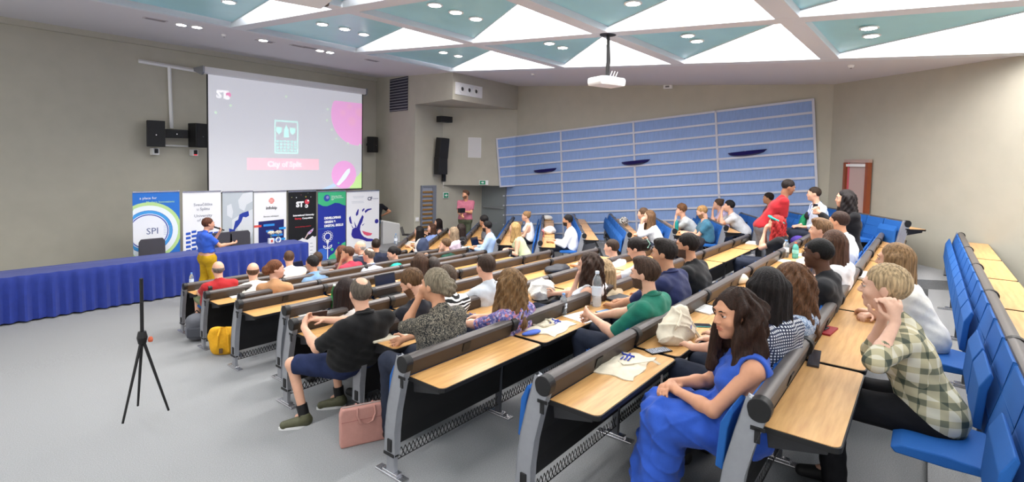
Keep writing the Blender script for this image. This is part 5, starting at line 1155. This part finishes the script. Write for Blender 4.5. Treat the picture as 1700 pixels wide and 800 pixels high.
# small box near the ceiling, back-right door frame
p = at_u(1109, 144, WALL_U-.05); e = tag(empty('wall_box', p, BB), 'small white sensor box high on the right wall under the ceiling', 'sensor'); MB().box((-.04, -.11, -.05), (.04, .11, .05)).put('housing', white_m, e, bevel=.01); MB().box((-.046, -.05, -.02), (-.04, .05, .02)).put('lens', mat('sensor_grey', (120, 120, 120)), e)
nw, cw, _ = ip(PE, PH2); sw_ = 1 if nw@CAM > cw else -1
e = wall_empty('doorway', 1426, 330, nw, cw, 0, .06, 'doorway with two reddish wooden jambs and a pale pink door at the right edge', 'door')
zc = e.location.z; zt = on(1426, 270, nw, cw)[2]-zc; wD = np.linalg.norm(on(1446, 330, nw, cw)-on(1405, 330, nw, cw)); wm = mat('jamb_wood', (140, 72, 42), .45)
MB().box((-wD/2, -.05, -1.3), (-wD/2+.07, .03, zt)).put('jamb', wm, e); MB().box((wD/2-.07, -.05, -1.3), (wD/2, .03, zt)).put('jamb', wm, e); MB().box((-wD/2, -.04, zt), (wD/2, .03, zt+.06)).put('lintel', mat('lintel', (176, 150, 140), .5), e); MB().box((-wD/2+.07, -.01, -1.3), (wD/2-.07, .02, zt)).put('door_leaf', mat('pink_door', (190, 166, 160), .6), e)
MB().box((-wD/2+.07, -.045, zt-.08), (wD/2-.07, -.01, zt-.03)).put('door_closer', white_m, e); MB().box((-wD/2+.10, -.03, -1.3), (-wD/2+.13, -.01, zt)).put('red_edge', mat('red_edge', (200, 90, 100), .5), e)
# hanging projector
def projector(p, ang, sc_, lab, rod):
    e = empty('projector', p, ang); tag(e, lab, 'projector', None); s = sc_
    MB().prism([(-.25*s, -.06*s), (-.27*s, -.02*s), (-.27*s, .05*s), (-.24*s, .075*s), (.24*s, .075*s), (.27*s, .05*s), (.27*s, -.02*s), (.25*s, -.06*s)], 1, -.17*s, .17*s).put('housing', white_m, e, bevel=.012*s)
    MB().box((-.2*s, -.178*s, -.04*s), (.1*s, -.17*s, .05*s)).put('grille', mat('proj_grille', (196, 196, 196), .5), e)
    MB().box((.265*s, -.14*s, -.03*s), (.275*s, .02*s, .045*s)).put('side_grille', mat('proj_grille2', (160, 160, 164), .5), e)
    MB().lathe([(.05*s, 0), (.045*s, .03*s), (.03*s, .035*s)], 18, M=Matrix.Rotation(math.pi/2, 4, 'Y')).put('lens', mat('lens_dark', (70, 74, 80), .15), e, loc=(.26*s, .09*s, 0))
    MB().box((-.12*s, -.12*s, .075*s), (.12*s, .12*s, .095*s)).put('mount_plate', chrome, e)
    MB().tube([(0, 0, .09*s), (.01, .0, rod*.5), (0, 0, rod)], .022, 8).put('pole', black, e); MB().tube([(.03, 0, .09*s), (.05, .0, rod*.45), (.02, 0, rod)], .010, 6).put('cable', black, e)
    MB().lathe([(.12, 0), (.12, .02)], 14).put('ceiling_flange', black, e, loc=(0, 0, rod-.02))
    for k, x in enumerate((.06, .12, .18)): MB().tube([(x*s, 0, .09*s), (x*s+.05, 0, .2*s)], .007, 5).put('antenna', white_m, e)
    return e
pj = CAM+ray(1007, 137)*(float((cp(6.85, 3.97)-CAM)@FW)); rodh = ceil_z(uvz(pj)[1])-pj[2]
projector(pj, BB-.35, .88, 'white ceiling projector hanging on a black pole and cable before the skylights', rodh)
pj = at_d(492, -13, 4.4); projector(pj, BB-.25, 1.0, 'white projector at the top left above the seating, cut off by the picture edge', ceil_z(uvz(pj)[1])-pj[2])
# ---------------------------------------------------------------- things on desks and floor
paper = mat('white_paper', (232, 231, 228), .8); canvas = mat('canvas', (218, 208, 188), .9, noise=.05, nscale=40, bump=.2, bscale=30); ink_b = mat('tote_ink', (52, 70, 168), .8)
def dz(i): return .1*i+.6635
def rz_(k): return RROW[k]['z']+.6635
def sheet(px, py, z, ang, lab, w_=.21, h_=.297, m=None, name='paper_sheet', cat='paper', t=.004, group=None):
    p = at_z(px, py, z); e = MB().box((-w_/2, -h_/2, 0), (w_/2, h_/2, t)).put(name, m or paper, None, p, (0, 0, ang)); tag(e, lab, cat, group)
    if name == 'paper_sheet' and h_ > .2: 
        o = MB()
        for k in range(7): o.box((-w_*.38, h_*.3-k*.03, t), (w_*.36-.02*(k % 3), h_*.3-k*.03+.006, t+.0008))
        o.put('printed_lines', mat('print_grey', (170, 172, 178), .8), e)
    return e
def phone(px, py, z, ang, lab, col=(24, 26, 32), w_=.078, h_=.155, scr_=None):
    p = at_z(px, py, z); e = MB().box((-w_/2, -h_/2, 0), (w_/2, h_/2, .009)).put('phone', mat('ph_%d' % col[0], col, .3), None, p, (0, 0, ang), bevel=.003); tag(e, lab, 'phone')
    MB().box((-w_/2+.005, -h_/2+.006, .009), (w_/2-.005, h_/2-.006, .0098)).put('screen', scr_ or mat('ph_scr', (30, 36, 48), .1), e); return e
def bottle(px, py, z, lab, h=.23, r=.033, body=None, liquid=None, capc=(110, 160, 220), label=(220, 226, 236), name='water_bottle'):
    p = at_z(px, py, z); e = empty(name, p); tag(e, lab, 'bottle')
    g = body or mat('clear_plastic', (235, 242, 246), .08, trans=.85, spec=.5)
    pr_ = [(r*.8, 0), (r, .012), (r, h*.2), (r*.93, h*.24), (r, h*.28), (r, h*.55), (r*.93, h*.6), (r, h*.66), (r*.75, h*.8), (r*.38, h*.9), (r*.36, h*.95)]
    MB().lathe(pr_, 20).put('body', g, e, smooth=True)
    MB().lathe([(r*.42, h*.935), (r*.42, h), (r*.36, h*1.005)], 14).put('cap', mat('cap_%d_%d' % capc[:2], capc, .4), e)
    if label: MB().lathe([(r*1.01, h*.32), (r*1.015, h*.33), (r*1.015, h*.54), (r*1.01, h*.55)], 20).put('label', mat('blabel_%d_%d_%d' % label, label, .6), e, smooth=True)
    return e
def laptop(px, py, z, ang, lab, open_=1.85, w_=.32, d_=.22, col=(40, 42, 46)):
    p = at_z(px, py, z); e = empty('laptop', p, ang); tag(e, lab, 'laptop'); m_ = mat('lap_%d' % col[0], col, .35, metal=.3)
    MB().box((-w_/2, -d_/2, 0), (w_/2, d_/2, .014)).put('base', m_, e, bevel=.003); MB().box((-w_*.42, -.02, .014), (w_*.42, d_*.42, .0155)).put('keyboard', black, e)
    MB().box((-w_/2, -.006, 0), (w_/2, .0, d_)).box((-w_/2, -.007, 0), (w_/2, -.006, .01)).put('lid', m_, e, loc=(0, d_/2, .012), rot=(-(open_-math.pi/2), 0, 0)); MB().box((-w_/2+.012, -.0075, .012), (w_/2-.012, -.006, d_-.012)).put('screen', mat('lap_scr', (22, 26, 44), .15), e, loc=(0, d_/2, .012), rot=(-(open_-math.pi/2), 0, 0)); return e
def lump(name, c, R, lab, cat, m, res=.012, amp=.02, fr=26, parts=None, ang=0, flat=True, crease=0):
    s_ = random.random()*9; parts = parts or [((0, 0, R[2]*.8), R)]
    def fn(P):
        d = None
        for cc, rr in parts: x = ell(P, cc, rr); d = x if d is None else smin(d, x, .05)
        d = d+np.sin(P[:, 0]*fr+s_+np.sin(P[:, 1]*fr*.8)*1.3)*np.sin(P[:, 1]*fr*.9+P[:, 2]*fr)*amp
        if crease: d = d-crease*(1-np.abs(np.sin(P[:, 0]*19+P[:, 2]*13+s_+np.sin(P[:, 1]*17+P[:, 2]*9)*1.6)))**4-crease*.7*(1-np.abs(np.sin(P[:, 2]*23-P[:, 0]*11+np.sin(P[:, 0]*15)*1.4)))**4
        return smax(d, -P[:, 2]+.0, .012) if flat else d
    R3 = np.array([max(abs(cc[i])+rr[i] for cc, rr in parts) for i in range(3)])+.06
    o = put(name, sdf_mesh(fn, -R3*np.array([1, 1, .1 if flat else 1])-(0, 0, .03), R3, res, [m]), None, c, (0, 0, ang)); tag(o, lab, cat); return o
def tote_print(o, x, y, z, s, ang=0, vert=False):
    b = MB()
    for k in range(3): b.box((x-.04*s, y-.03*s+.022*s*k, z), (x+(.03-.01*k)*s, y-.03*s+.022*s*k+.008*s, z+.003))
    b.tube([(x+.05*s, y-.04*s, z), (x+.05*s, y+.03*s, z+.002), (x+.075*s, y+.05*s, z+.002)], .006*s, 5); b.tube([(x+.02*s, y, z), (x+.085*s, y, z)], .006*s, 5); return b.put('print', ink_b, o)
def tote_flat(px, py, z, ang, lab, w_=.36, h_=.30, straps=True):
    p = at_z(px, py, z); nx, ny = 18, 15; vs = []; rnd = random.random()*6
    for lay in (1, 0):
        for a in range(nx+1):
            for b_ in range(ny+1):
                x = (a/nx-.5)*w_; y = (b_/ny-.5)*h_; ed = min(a, nx-a, b_, ny-b_)/3; zz = lay*(.006+.016*min(ed, 1)+.005*math.sin(a*1.1+rnd)*math.cos(b_*.9+rnd))
                vs.append((x+.012*math.sin(b_*.7+rnd), y+.01*math.sin(a*.6), zz))
    fs = []; N_ = (nx+1)*(ny+1)
    for a in range(nx):
        for b_ in range(ny):
            i = a*(ny+1)+b_; fs.append((i, i+ny+1, i+ny+2, i+1)); fs.append((N_+i, N_+i+1, N_+i+ny+2, N_+i+ny+1))
    bord = [(a, 0) for a in range(nx)]+[(nx, b_) for b_ in range(ny)]+[(a, ny) for a in range(nx, 0, -1)]+[(0, b_) for b_ in range(ny, 0, -1)]
    for q in range(len(bord)):
        i = bord[q][0]*(ny+1)+bord[q][1]; j = bord[(q+1) % len(bord)]; j = j[0]*(ny+1)+j[1]; fs.append((i, N_+i, N_+j, j))
    o = MB().add(vs, fs).put('tote_bag', canvas, None, p, (0, 0, ang), smooth=True); tag(o, lab, 'bag')
    tote_print(o, .05, 0, .026, 1.0)
    if straps: MB().tube([(-.08, .12, .02), (-.10, .02, .03), (0, -.02, .032), (.08, .06, .03), (.09, .13, .02)], .009, 5).put('handle', canvas, o)
    return o
Rr = {k: RROW[k]['ang'] for k in keys}
sheet(333, 479, dz(0), .2, 'white paper beside the small bottle at the front desk row'); bottle(318, 476, dz(0), 'small clear water bottle at the left end of the front desk row')
sheet(386, 478, dz(1), .1, 'white notepad lying at the left end of the second desk row', w_=.3, h_=.16, t=.012)
sheet(408, 489, dz(2), -.1, 'white open booklet before the woman in the tan blouse', w_=.42, h_=.2, t=.01); p = at_z(378, 492, dz(2)); e = tag(MB().lathe([(.025, 0), (.02, .03), (.022, .08)], 14).put('drinking_glass', mat('glass_cup', (230, 236, 240), .05, trans=.9), None, p), 'small clear glass on the bare end of the third desk row', 'glass')
laptop(499, 458, dz(1), .1, 'open dark laptop in front of the man in light blue denim', open_=1.9); sheet(484, 464, dz(1)+.1, .3, 'pale sheet of paper held up before the woman in the tan blouse', m=mat('pale_blue_paper', (206, 214, 236), .8))
sheet(519, 518, dz(5), -.12, 'white sheet of paper lying at the left end of the sixth desk row', w_=.34, h_=.24); phone(549, 515, dz(5), 1.3, 'black phone next to the green bottle')
bottle(555, 511, dz(5), 'green plastic bottle standing left of the balding man in black', h=.26, r=.036, body=mat('green_plastic', (40, 150, 70), .12, trans=.6), capc=(230, 236, 232), label=(60, 160, 90), name='green_bottle')
laptop(652, 492, dz(5), .0, 'open black laptop with an empty screen beyond the balding man in black', w_=.30, d_=.24, open_=1.75)
sheet(640, 557, dz(7), -.25, 'open beige folder under the arm of the woman with the grey bun', w_=.30, h_=.25, m=canvas, name='folder', cat='folder', t=.012); phone(664, 552, dz(7)+.013, 1.2, 'dark phone lying on the beige folder')
tote_flat(778, 532, dz(7), .3, 'white tote bag lying flat left of the woman in the floral blouse', w_=.26); phone(775, 524, dz(7)+.03, .4, 'small phone on the white tote bag left of the floral blouse', w_=.06, h_=.1)
lump('black_bag', at_z(905, 503, dz(7)-.06), (.22, .12, .05), 'black bag under the white crocheted bag on the eighth desk row', 'bag', black, amp=.006)
lump('crocheted_bag', at_z(899, 495, dz(7)+.0), (.17, .11, .11), 'lumpy white crocheted bag right of the woman in the floral blouse', 'bag', mat('white_crochet', (236, 234, 228), .95, bump=.9, bscale=130), amp=.012, fr=34, res=.009, crease=.02)
lump('black_backpack', at_z(925, 451, dz(6)), (.26, .13, .055), 'flat black bag lying on the seventh desk row beyond the floral blouse', 'bag', mat('black_nylon', (34, 36, 44), .55, bump=.3), amp=.008)
tote_flat(915, 543, dz(8), .15, 'cream tote bag with a blue print lying on the ninth desk row', w_=.40, h_=.27)
lump('blue_pouch', at_z(882, 555, dz(8)), (.09, .035, .018), 'crumpled blue and beige pouch at the corner of the flat cream tote bag', 'pouch', mat('pouch_blue', (70, 100, 190), .7), amp=.004, res=.007, ang=-.3)
bottle(935, 522, dz(8), 'small clear water bottle standing beside the flat cream tote bag', h=.19, r=.033)
bottle(990, 508, dz(8), 'tall clear water bottle on the ninth desk row', h=.33, r=.046, capc=(214, 226, 240))
sheet(972, 526, dz(8), -.2, 'blank white sheet of paper beside the tall water bottle', w_=.30, h_=.26); phone(1003, 518, dz(8), 1.35, 'phone with a lit blue screen beside the tall water bottle', scr_=mat('ph_blue', (110, 150, 190), .2))
sheet(1028, 497, dz(8), -.2, 'dark grey hardback notebook right of the tall water bottle', w_=.26, h_=.2, m=mat('notebook', (58, 60, 66), .6), name='notebook', cat='notebook', t=.022)
e = tag(MB().tube([(0, 0, .01), (.03, .02, .012), (.06, 0, .01), (.03, -.02, .012)], .004, 6, close=True).put('key_ring', chrome, None, at_z(1006, 507, dz(8))), 'bunch of keys between the tall bottle and the notebook', 'keys'); MB().box((-.02, -.05, .0), (.0, -.02, .006)).put('key', chrome, e); MB().box((.05, -.05, .0), (.07, .0, .01)).put('fob', black, e)
tote_flat(1034, 605, dz(9), .12, 'cream tote bag with a blue print and a strap hanging over the desk edge', w_=.42, h_=.27, straps=False)
o = bpy.data.objects[[x.name for x in bpy.data.objects if x.name.startswith('tote_bag')][-1]]
st = MB(); path = [(.02, .05, .02), (-.06, -.03, .03), (.03, -.10, .028), (.10, -.155, .03), (.135, -.19, .0), (.145, -.20, -.08), (.13, -.205, -.17)]
vs = []
for q in path: vs += [(q[0]-.013, q[1], q[2]), (q[0]+.013, q[1]-.006, q[2]), (q[0]+.013, q[1]-.006, q[2]-.003), (q[0]-.013, q[1], q[2]-.003)]
st.add(vs, [(i*4+r, i*4+(r+1) % 4, (i+1)*4+(r+1) % 4, (i+1)*4+r) for i in range(len(path)-1) for r in range(4)]+[(0, 1, 2, 3), tuple(range(len(vs)-4, len(vs)))[::-1]]).put('strap', canvas, o)
phone(1093, 583, dz(9), 1.1, 'phone in a black and white patterned case on the tenth desk row', w_=.085, h_=.17, scr_=pattern_mat('case', 'swirl', [(50, 52, 60), (190, 194, 206)], 26))
def lumpy_tote(px, py, z, lab, s=1.0):
    c = at_z(px, py, z)
    o = lump('canvas_tote', c, None, lab, 'bag', canvas, res=.007, amp=.006, fr=30, crease=.013, parts=[((0, 0, .05), (.21*s, .10*s, .08*s)), ((.0, 0, .11), (.155*s, .075*s, .09*s)), ((.03, 0, .18), (.09*s, .045*s, .07*s))], ang=-.1)
    b = MB(); b.tube([(-.02, -.088*s, .09), (.01, -.09*s, .085), (.03, -.088*s, .10)], .008, 5); b.tube([(.035, -.09*s, .075), (.035, -.086*s, .105), (.055, -.08*s, .115)], .008, 5).put('print', ink_b, o)
    MB().tube([(-.13*s, -.03, .09), (-.12*s, -.07, .14), (-.03, -.05, .20*s), (.0, -.02, .22*s)], .010, 6).put('handle', canvas, o)
    MB().tube([(.16*s, -.06, .05), (.18*s, -.10, -.01), (.17*s, -.115, -.08), (.15*s, -.115, -.05)], .012, 6).put('strap', canvas, o); return o
lumpy_tote(1122, 564, dz(9), 'bulging cream tote bag standing open left of the woman in the blue dress', 1.0)
sheet(1171, 514, dz(9), -.2, 'clipboard with printed sheets in front of the woman in the blue dress', w_=.25, h_=.22, t=.012); phone(1164, 541, dz(9), .6, 'teal phone at the desk edge beside the bulging tote bag', col=(60, 140, 140)); 
def cup(px, py, z, lab, m=None, h=.09, r=.034, name='plastic_cup', cat='cup'):
    e = MB().lathe([(r*.75, 0), (r, h), (r*.93, h), (r*.7, .005)], 18).put(name, m or mat('glass_cup', (230, 236, 240), .05, trans=.9), None, at_z(px, py, z), smooth=True); tag(e, lab, cat); return e
cup(1186, 494, dz(9), 'clear plastic cup behind the head of the woman in blue'); cup(1092, 517+5, dz(9)-.0, 'clear empty glass tumbler behind the bulging tote bag', r=.04)
e = tag(MB().box((-.05, -.03, 0), (.05, .03, .19)).put('drink_carton', mat('carton_dark', (60, 48, 40), .5), None, at_z(1070, 537, dz(9)), (0, 0, .4)), 'dark red and brown drink carton behind the bulging tote bag', 'carton'); MB().box((-.03, -.032, .06), (.02, -.03, .15)).put('red_print', mat('carton_red', (150, 40, 48), .5), e)
lump('white_pouch', at_z(1228, 470, dz(9)), (.12, .08, .06), 'white cloth pouch before the woman with long black hair', 'pouch', mat('cream_cloth', (226, 224, 210), .9), amp=.01)
bottle(1304, 427, dz(9), 'clear water bottle in front of the man with glasses', h=.24, r=.04); bottle(1320, 429, dz(9), 'bottle with a teal drink and an orange cap', h=.22, r=.04, body=mat('teal_drink', (110, 200, 190), .15, trans=.4), capc=(230, 90, 50), label=(150, 210, 200), name='drink_bottle')
laptop(1303, 415, dz(9), .3, 'small open laptop behind the water bottles on the tenth desk row', w_=.26, d_=.18, col=(90, 94, 110)); sheet(1332, 424, dz(9), .2, 'dark-edged tablet showing a white page behind the man with glasses', w_=.24, h_=.18, m=paper, name='tablet', cat='tablet', t=.01)
sheet(1300, 433, dz(9), -.3, 'white paper next to the clear water bottle on the tenth desk row'); sheet(1322, 450, dz(9), .1, 'white notebook pages before the man with glasses', w_=.4, h_=.25, t=.01)
sheet(1250, 404, dz(8), .1, 'white book beside the elbow of the red-haired woman', w_=.34, h_=.2, t=.02, name='book', cat='book')
sheet(1350, 545, dz(10), -.1, 'red folder before the woman in the plaid shirt', w_=.22, h_=.26, m=mat('red_folder', (150, 30, 40), .6), name='folder', cat='folder', t=.012); phone(1353, 542, dz(10)+.013, -.2, 'black phone lying on the red folder', w_=.08, h_=.16)
sheet(1352, 596, dz(10), .1, 'long dark tablet at the joint of the nearest desk row', w_=.30, h_=.06, m=mat('tablet_dark', (50, 50, 58), .2), name='tablet', cat='tablet', t=.012)
sheet(1418, 456, dz(10), 0, 'white closed laptop further along the nearest desk row', w_=.42, h_=.22, m=white_m, name='closed_laptop', cat='laptop', t=.02); cup(1404, 470, dz(10), 'clear glass beside the white closed laptop', r=.04)
# right block things
sheet(818, 371, rz_('c'), Rr['c'], 'grey folder lying at the far part of the third slanting row', w_=.3, m=mat('folder_grey', (120, 120, 124)), name='folder', cat='folder')
bottle(657, 405, rz_('a'), 'blue-tinted water bottle at the near end of the foremost slanting row', h=.26, r=.04); laptop(676, 390, rz_('a'), Rr['a']+math.pi/2*0, 'open black laptop on the foremost slanting row', w_=.34)
for i, (px, py) in enumerate([(671, 405), (684, 402)]): sheet(px, py, rz_('a'), Rr['a']+.3*i, ['white printed pages left of the woman in the white T-shirt', 'white magazine under the arms of the woman in the white T-shirt'][i], t=.006+.008*i)
cup(771, 405, rz_('c'), 'light blue paper cup at the end of the third slanting row', m=mat('cup_blue', (120, 180, 220), .6), name='paper_cup'); sheet(777, 411, rz_('c'), Rr['c'], 'white sheet next to the light blue paper cup'); laptop(797, 411, rz_('c'), Rr['c']-.4, 'open dark laptop in front of the man in the light blue shirt')
lump('white_hat', at_z(908, 365, rz_('e')), (.16, .16, .08), 'round white sun hat at the far part of the fifth slanting row', 'hat', mat('hat_white', (232, 230, 224), .8), amp=.003, res=.015)
lump('white_bag', at_z(912, 388, rz_('e')), (.2, .13, .1), 'soft white bag in front of the bearded man in the loose white shirt', 'bag', mat('bag_white', (232, 228, 224), .8), amp=.01, res=.015)
bottle(901, 393, rz_('e'), 'pink drink bottle left of the soft white bag', h=.2, r=.03, body=mat('pink_drink', (220, 130, 130), .2), label=None)
lump('dark_handbag', at_z(1035, 375, rz_('g')), (.14, .1, .12), 'black and white handbag on the seventh slanting row', 'bag', pattern_mat('hb', 'speckle', [(30, 30, 32), (200, 196, 190)], 14), amp=.01, res=.016)
bottle(1123, 383, rz_('h'), 'turquoise bottle at the near end of the eighth slanting row', h=.24, r=.04, body=mat('turq_bottle', (30, 140, 140), .3), label=None)
# floor things
def pink_bag():
    c = at_z(606, 733, .7); e = empty('laptop_bag', c, math.radians(-24)); tag(e, 'dusty pink laptop bag standing on the step beside a desk leg', 'bag')
    m_ = mat('pink_leather', (192, 140, 130), .5, noise=.05, nscale=20, bump=.15)
    MB().prism([(-.18, .0), (-.185, .24), (-.17, .285), (.17, .285), (.185, .24), (.18, .0)], 1, -.035, .035).put('body', m_, e, bevel=.012)
    MB().box((-.176, -.0365, .19), (.176, -.034, .193)).put('seam', mat('pink_seam', (160, 100, 96), .6), e); MB().tube([(-.165, 0, .288), (.165, 0, .288)], .005, 5).put('zip', mat('zip_grey', (150, 140, 136), .4, metal=.5), e)
    for y in (-.045, .045): MB().tube([(-.06, y*.8, .285), (-.065, y, .23), (-.045, y*1.05, .175), (0, y*1.1, .155), (.045, y*1.05, .175), (.065, y, .23), (.06, y*.8, .285)], .008, 6).put('handle', m_, e, smooth=True)
pink_bag()
o = lump('yellow_tote', at_z(373, 586, .3), None, 'bright yellow canvas tote bag on the floor between the third and fifth desk rows', 'bag', mat('yellow_canvas', (222, 164, 32), .85, noise=.06, bump=.2, bscale=40), parts=[((0, 0, .12), (.17, .1, .17)), ((0, 0, .24), (.19, .06, .10)), ((-.1, 0, .3), (.06, .05, .04))], res=.012, amp=.008, ang=-.5)
MB().tube([(-.07, -.1, .12), (-.06, -.10, .26), (-.04, -.03, .34), (.02, -.03, .34), (.05, -.10, .26), (.06, -.11, .05)], .014, 6).put('strap', MATS['yellow_canvas'], o)
MB().box((-.05, -.125, .04), (-.01, -.11, .10)).put('leather_patch', mat('patch', (90, 70, 50)), o)
o = lump('grey_backpack', at_z(327, 562, .12), None, 'grey backpack standing under the front desk row', 'backpack', mat('grey_nylon', (104, 106, 114), .8, bump=.3), parts=[((0, 0, .15), (.15, .11, .2)), ((0, -.03, .28), (.13, .1, .1))], res=.013, amp=.004, ang=-.6)
MB().box((-.10, -.14, .05), (.10, -.10, .2)).put('front_pocket', mat('grey_nylon2', (74, 76, 84), .8), o, bevel=.02); MB().tube([(-.04, 0, .37), (0, 0, .42), (.04, 0, .37)], .01, 6).put('handle', black, o)
# tripod at the left edge
tp = at_z(280, 683, .6); hub = at_d(236, 560, float((tp-CAM)@FW)*.98); e = empty('tripod', (hub[0], hub[1], .6)); tag(e, 'thin black tripod whose single leg reaches into the aisle at the left', 'tripod')
hz = hub[2]-.6; MB().tube([(0, 0, hz-.05), (0, 0, hz+.5)], .014, 8).put('centre_column', black, e); MB().lathe([(.03, hz-.05), (.04, hz), (.03, hz+.05)], 12).put('hub', black, e)
d0 = tp-hub; d0[2] = 0; d0 /= np.linalg.norm(d0); rr_ = np.linalg.norm((tp-hub)[:2])
for k in range(3):
    a = 2*math.pi*k/3; d_ = rotz(a)@d0; MB().tube([(0, 0, hz), tuple(d_*rr_+np.array([0, 0, .01]))], [.013, .009], 8).put('leg', black, e)
MB().lathe([(.016, -.02), (.02, 0), (.012, .02)], 10).put('knob', mat('orange_knob', (190, 90, 60), .5), e, loc=tuple(d0*.06+np.array([0, 0, hz-.02])))
# mauve padded jacket on the seat beyond the woman in blue
c = np.array([3.55, 1.02, 1.36]); lump('padded_jacket', c, None, 'mauve padded jacket draped on the seat beyond the woman in the blue dress', 'jacket', mat('mauve', (164, 124, 132), .6, bump=.2), parts=[((0, 0, .05), (.2, .12, .12)), ((.05, -.1, .22), (.19, .08, .22)), ((-.1, .05, -.03), (.14, .1, .14))], res=.012, amp=.014, fr=22, flat=False)
# clothes and bags hung on the rear rows
kx = RROW['k']; c = kx['A']+kx['d']*1.0
c = at_d(1335, 383, 9.3); lump('green_jacket', c, None, 'bright green jacket hung over a blue seat behind the stooping man in red', 'jacket', mat('green_cloth', (20, 130, 84), .8), parts=[((0, 0, 0), (.16, .1, .3))], res=.018, amp=.012, flat=False)
c = at_d(1345, 358, 9.2); lump('black_sling', c, None, 'black folded jacket hanging over the green jacket', 'jacket', mat('black_cloth', (26, 26, 30), .8), parts=[((0, 0, 0), (.2, .08, .09)), ((.2, 0, .03), (.12, .06, .06))], res=.018, amp=.01, flat=False)
c = at_d(1322, 398, 9.0); lump('purple_backpack', c, None, 'purple and blue backpack below the green jacket', 'backpack', mat('purple_cloth', (84, 60, 160), .7), parts=[((0, 0, 0), (.14, .12, .11))], res=.018, amp=.006, flat=False)
c = at_d(1156, 402, 9.2); lump('dark_duffel', c, None, 'dark bag on the floor before the petrol blue T-shirt', 'bag', mat('duffel', (30, 28, 34), .8), parts=[((0, 0, 0), (.16, .14, .12)), ((.05, .05, -.2), (.18, .16, .2))], res=.02, amp=.012, flat=False)
c = at_d(702, 411, 11.6); lump('denim_jacket', c, None, 'navy denim jacket over the seat beside the woman in the white T-shirt', 'jacket', mat('denim', (54, 64, 90), .85), parts=[((0, 0, 0), (.16, .1, .22))], res=.02, amp=.01, flat=False)
# flower jars on the blue table
for i, (px, py) in enumerate([(450, 404), (462, 403)]):
    p = at_z(px, py, .775); e = empty('flower_vase', p); tag(e, ['small square white vase of dried flowers on the blue table', 'small round white ring vase of dried flowers on the blue table'][i], 'vase')
    if i == 0: MB().box((-.06, -.04, 0), (.06, .04, .12)).put('pot', white_m, e, bevel=.006); MB().box((-.025, -.043, .03), (.025, -.04, .09)).put('red_print', mat('vase_red', (200, 90, 80)), e)
    else: MB().tube([(.055*math.cos(a), 0, .07+.055*math.sin(a)) for a in [2*math.pi*k/16 for k in range(16)]], .016, 8, close=True).put('pot', white_m, e, smooth=True); MB().lathe([(.035, 0), (.03, .01)], 14, M=Matrix.Rotation(math.pi/2, 4, 'X')).put('disc', mat('vase_blue', (90, 110, 170)), e, loc=(0, 0, .07))
    for k in range(5): MB().tube([(0, 0, .11), (.02*(k-2), .01*(k % 2), .22)], .003, 4).put('stem', mat('stem', (110, 130, 90)), e)
    put('blossom', sdf_mesh(lambda P: ell(P, (0, 0, .25), (.085, .05, .045))+np.sin(P[:, 0]*90)*np.sin(P[:, 2]*95)*.012, (-.12, -.08, .17), (.12, .08, .33), .012, [mat('blossom_%d' % i, [(206, 196, 178), (198, 190, 176)][i], .9, noise=.25, nscale=60)]), e)
# held things
def held(key, hand, name, mb, mats, lab, cat, off=(0, 0, 0), rot=(0, 0, 0)):
    I = INFO[key]; W_, fd, nrm, sd, segs = I['hands'][hand]; p = I['world'](W_+fd*.09+nrm*.02)+np.array(off)
    o = mb.put(name, mats, None, p, rot); tag(o, lab, cat); return o
I = INFO['speaker']; W_h, fd, nrm, sd, segs = I['hands'][0]; hd_ = I['world'](W_h+fd*.09); mo = I['world'](I['Hc']+np.array([0, .1, -.06])); d_ = mo-hd_; d_ /= np.linalg.norm(d_)
o = MB().tube([tuple(-d_*.06), tuple(d_*.12)], [.013, .017], 10).put('microphone', black, None, hd_); tag(o, 'black hand microphone held by the speaking woman', 'microphone'); MB().lathe([(.01, -.024), (.024, -.01), (.026, .01), (.012, .026)], 12).put('head', mat('mic_mesh', (60, 60, 64), .5), o, loc=tuple(d_*.14), smooth=True)
held('polo', 0, 'phone', MB().box((-.075, -.006, -.04), (.075, .006, .04)), [mat('ph_case', (70, 52, 48), .4)], 'dark phone held sideways by the balding man in the black polo', 'phone', off=(.11, .03, .0), rot=(.5, 0, -.25))
held('g29', 0, 'phone', MB().box((-.04, -.006, -.075), (.04, .006, .075)), [mat('ph_24', (24, 26, 32))], 'small dark phone held up by the woman in the black cardigan', 'phone', rot=(0, 0, .8))
o = held('pink', 0, 'camera_body', MB().box((-.09, -.05, -.06), (.09, .05, .06)), [black], 'black camera held before the chest of the man in the pink T-shirt', 'camera', off=(0, 0, .02)); MB().lathe([(.04, 0), (.045, .1)], 14, M=Matrix.Rotation(-math.pi/2, 4, 'Y')).put('lens', black, o)
held('g16', 0, 'paper_cup', MB().lathe([(.03, -.05), (.038, .05)], 14), [mat('cup_teal', (150, 200, 210), .5)], 'pale turquoise cup held by the man in the light blue shirt', 'cup')
cc_ = INFO['clip']; p = cc_['world'](cc_['Hc']+np.array([.03, -.11, .05])); o = MB()
for k in range(6): o.tube([(-.05+.02*k, 0, -.05), (-.055+.02*k, -.03, 0), (-.05+.02*k, 0, .05)], .006, 5)
o.tube([(-.06, 0, .05), (.06, 0, .05)], .009, 6); o = o.put('claw_clip', mat('clip_green', (176, 220, 200), .4), None, p, (0, .5, .6)); tag(o, 'pale green claw clip in the dark updo', 'hair clip')
dd2 = INFO['dread']; p = dd2['world'](dd2['Hc']); o = MB().tube([(.088*math.cos(a), .104*math.sin(a)-.01, .065+.045*math.sin(a)) for a in [math.pi*2*k/20 for k in range(20)]], .016, 8, close=True).put('headband', mat('turq_band', (40, 160, 150), .7), dd2['body'], tuple(dd2['Hc'])); o.rotation_euler = Matrix(dd2['RH'].tolist()).to_euler()
build_rows()
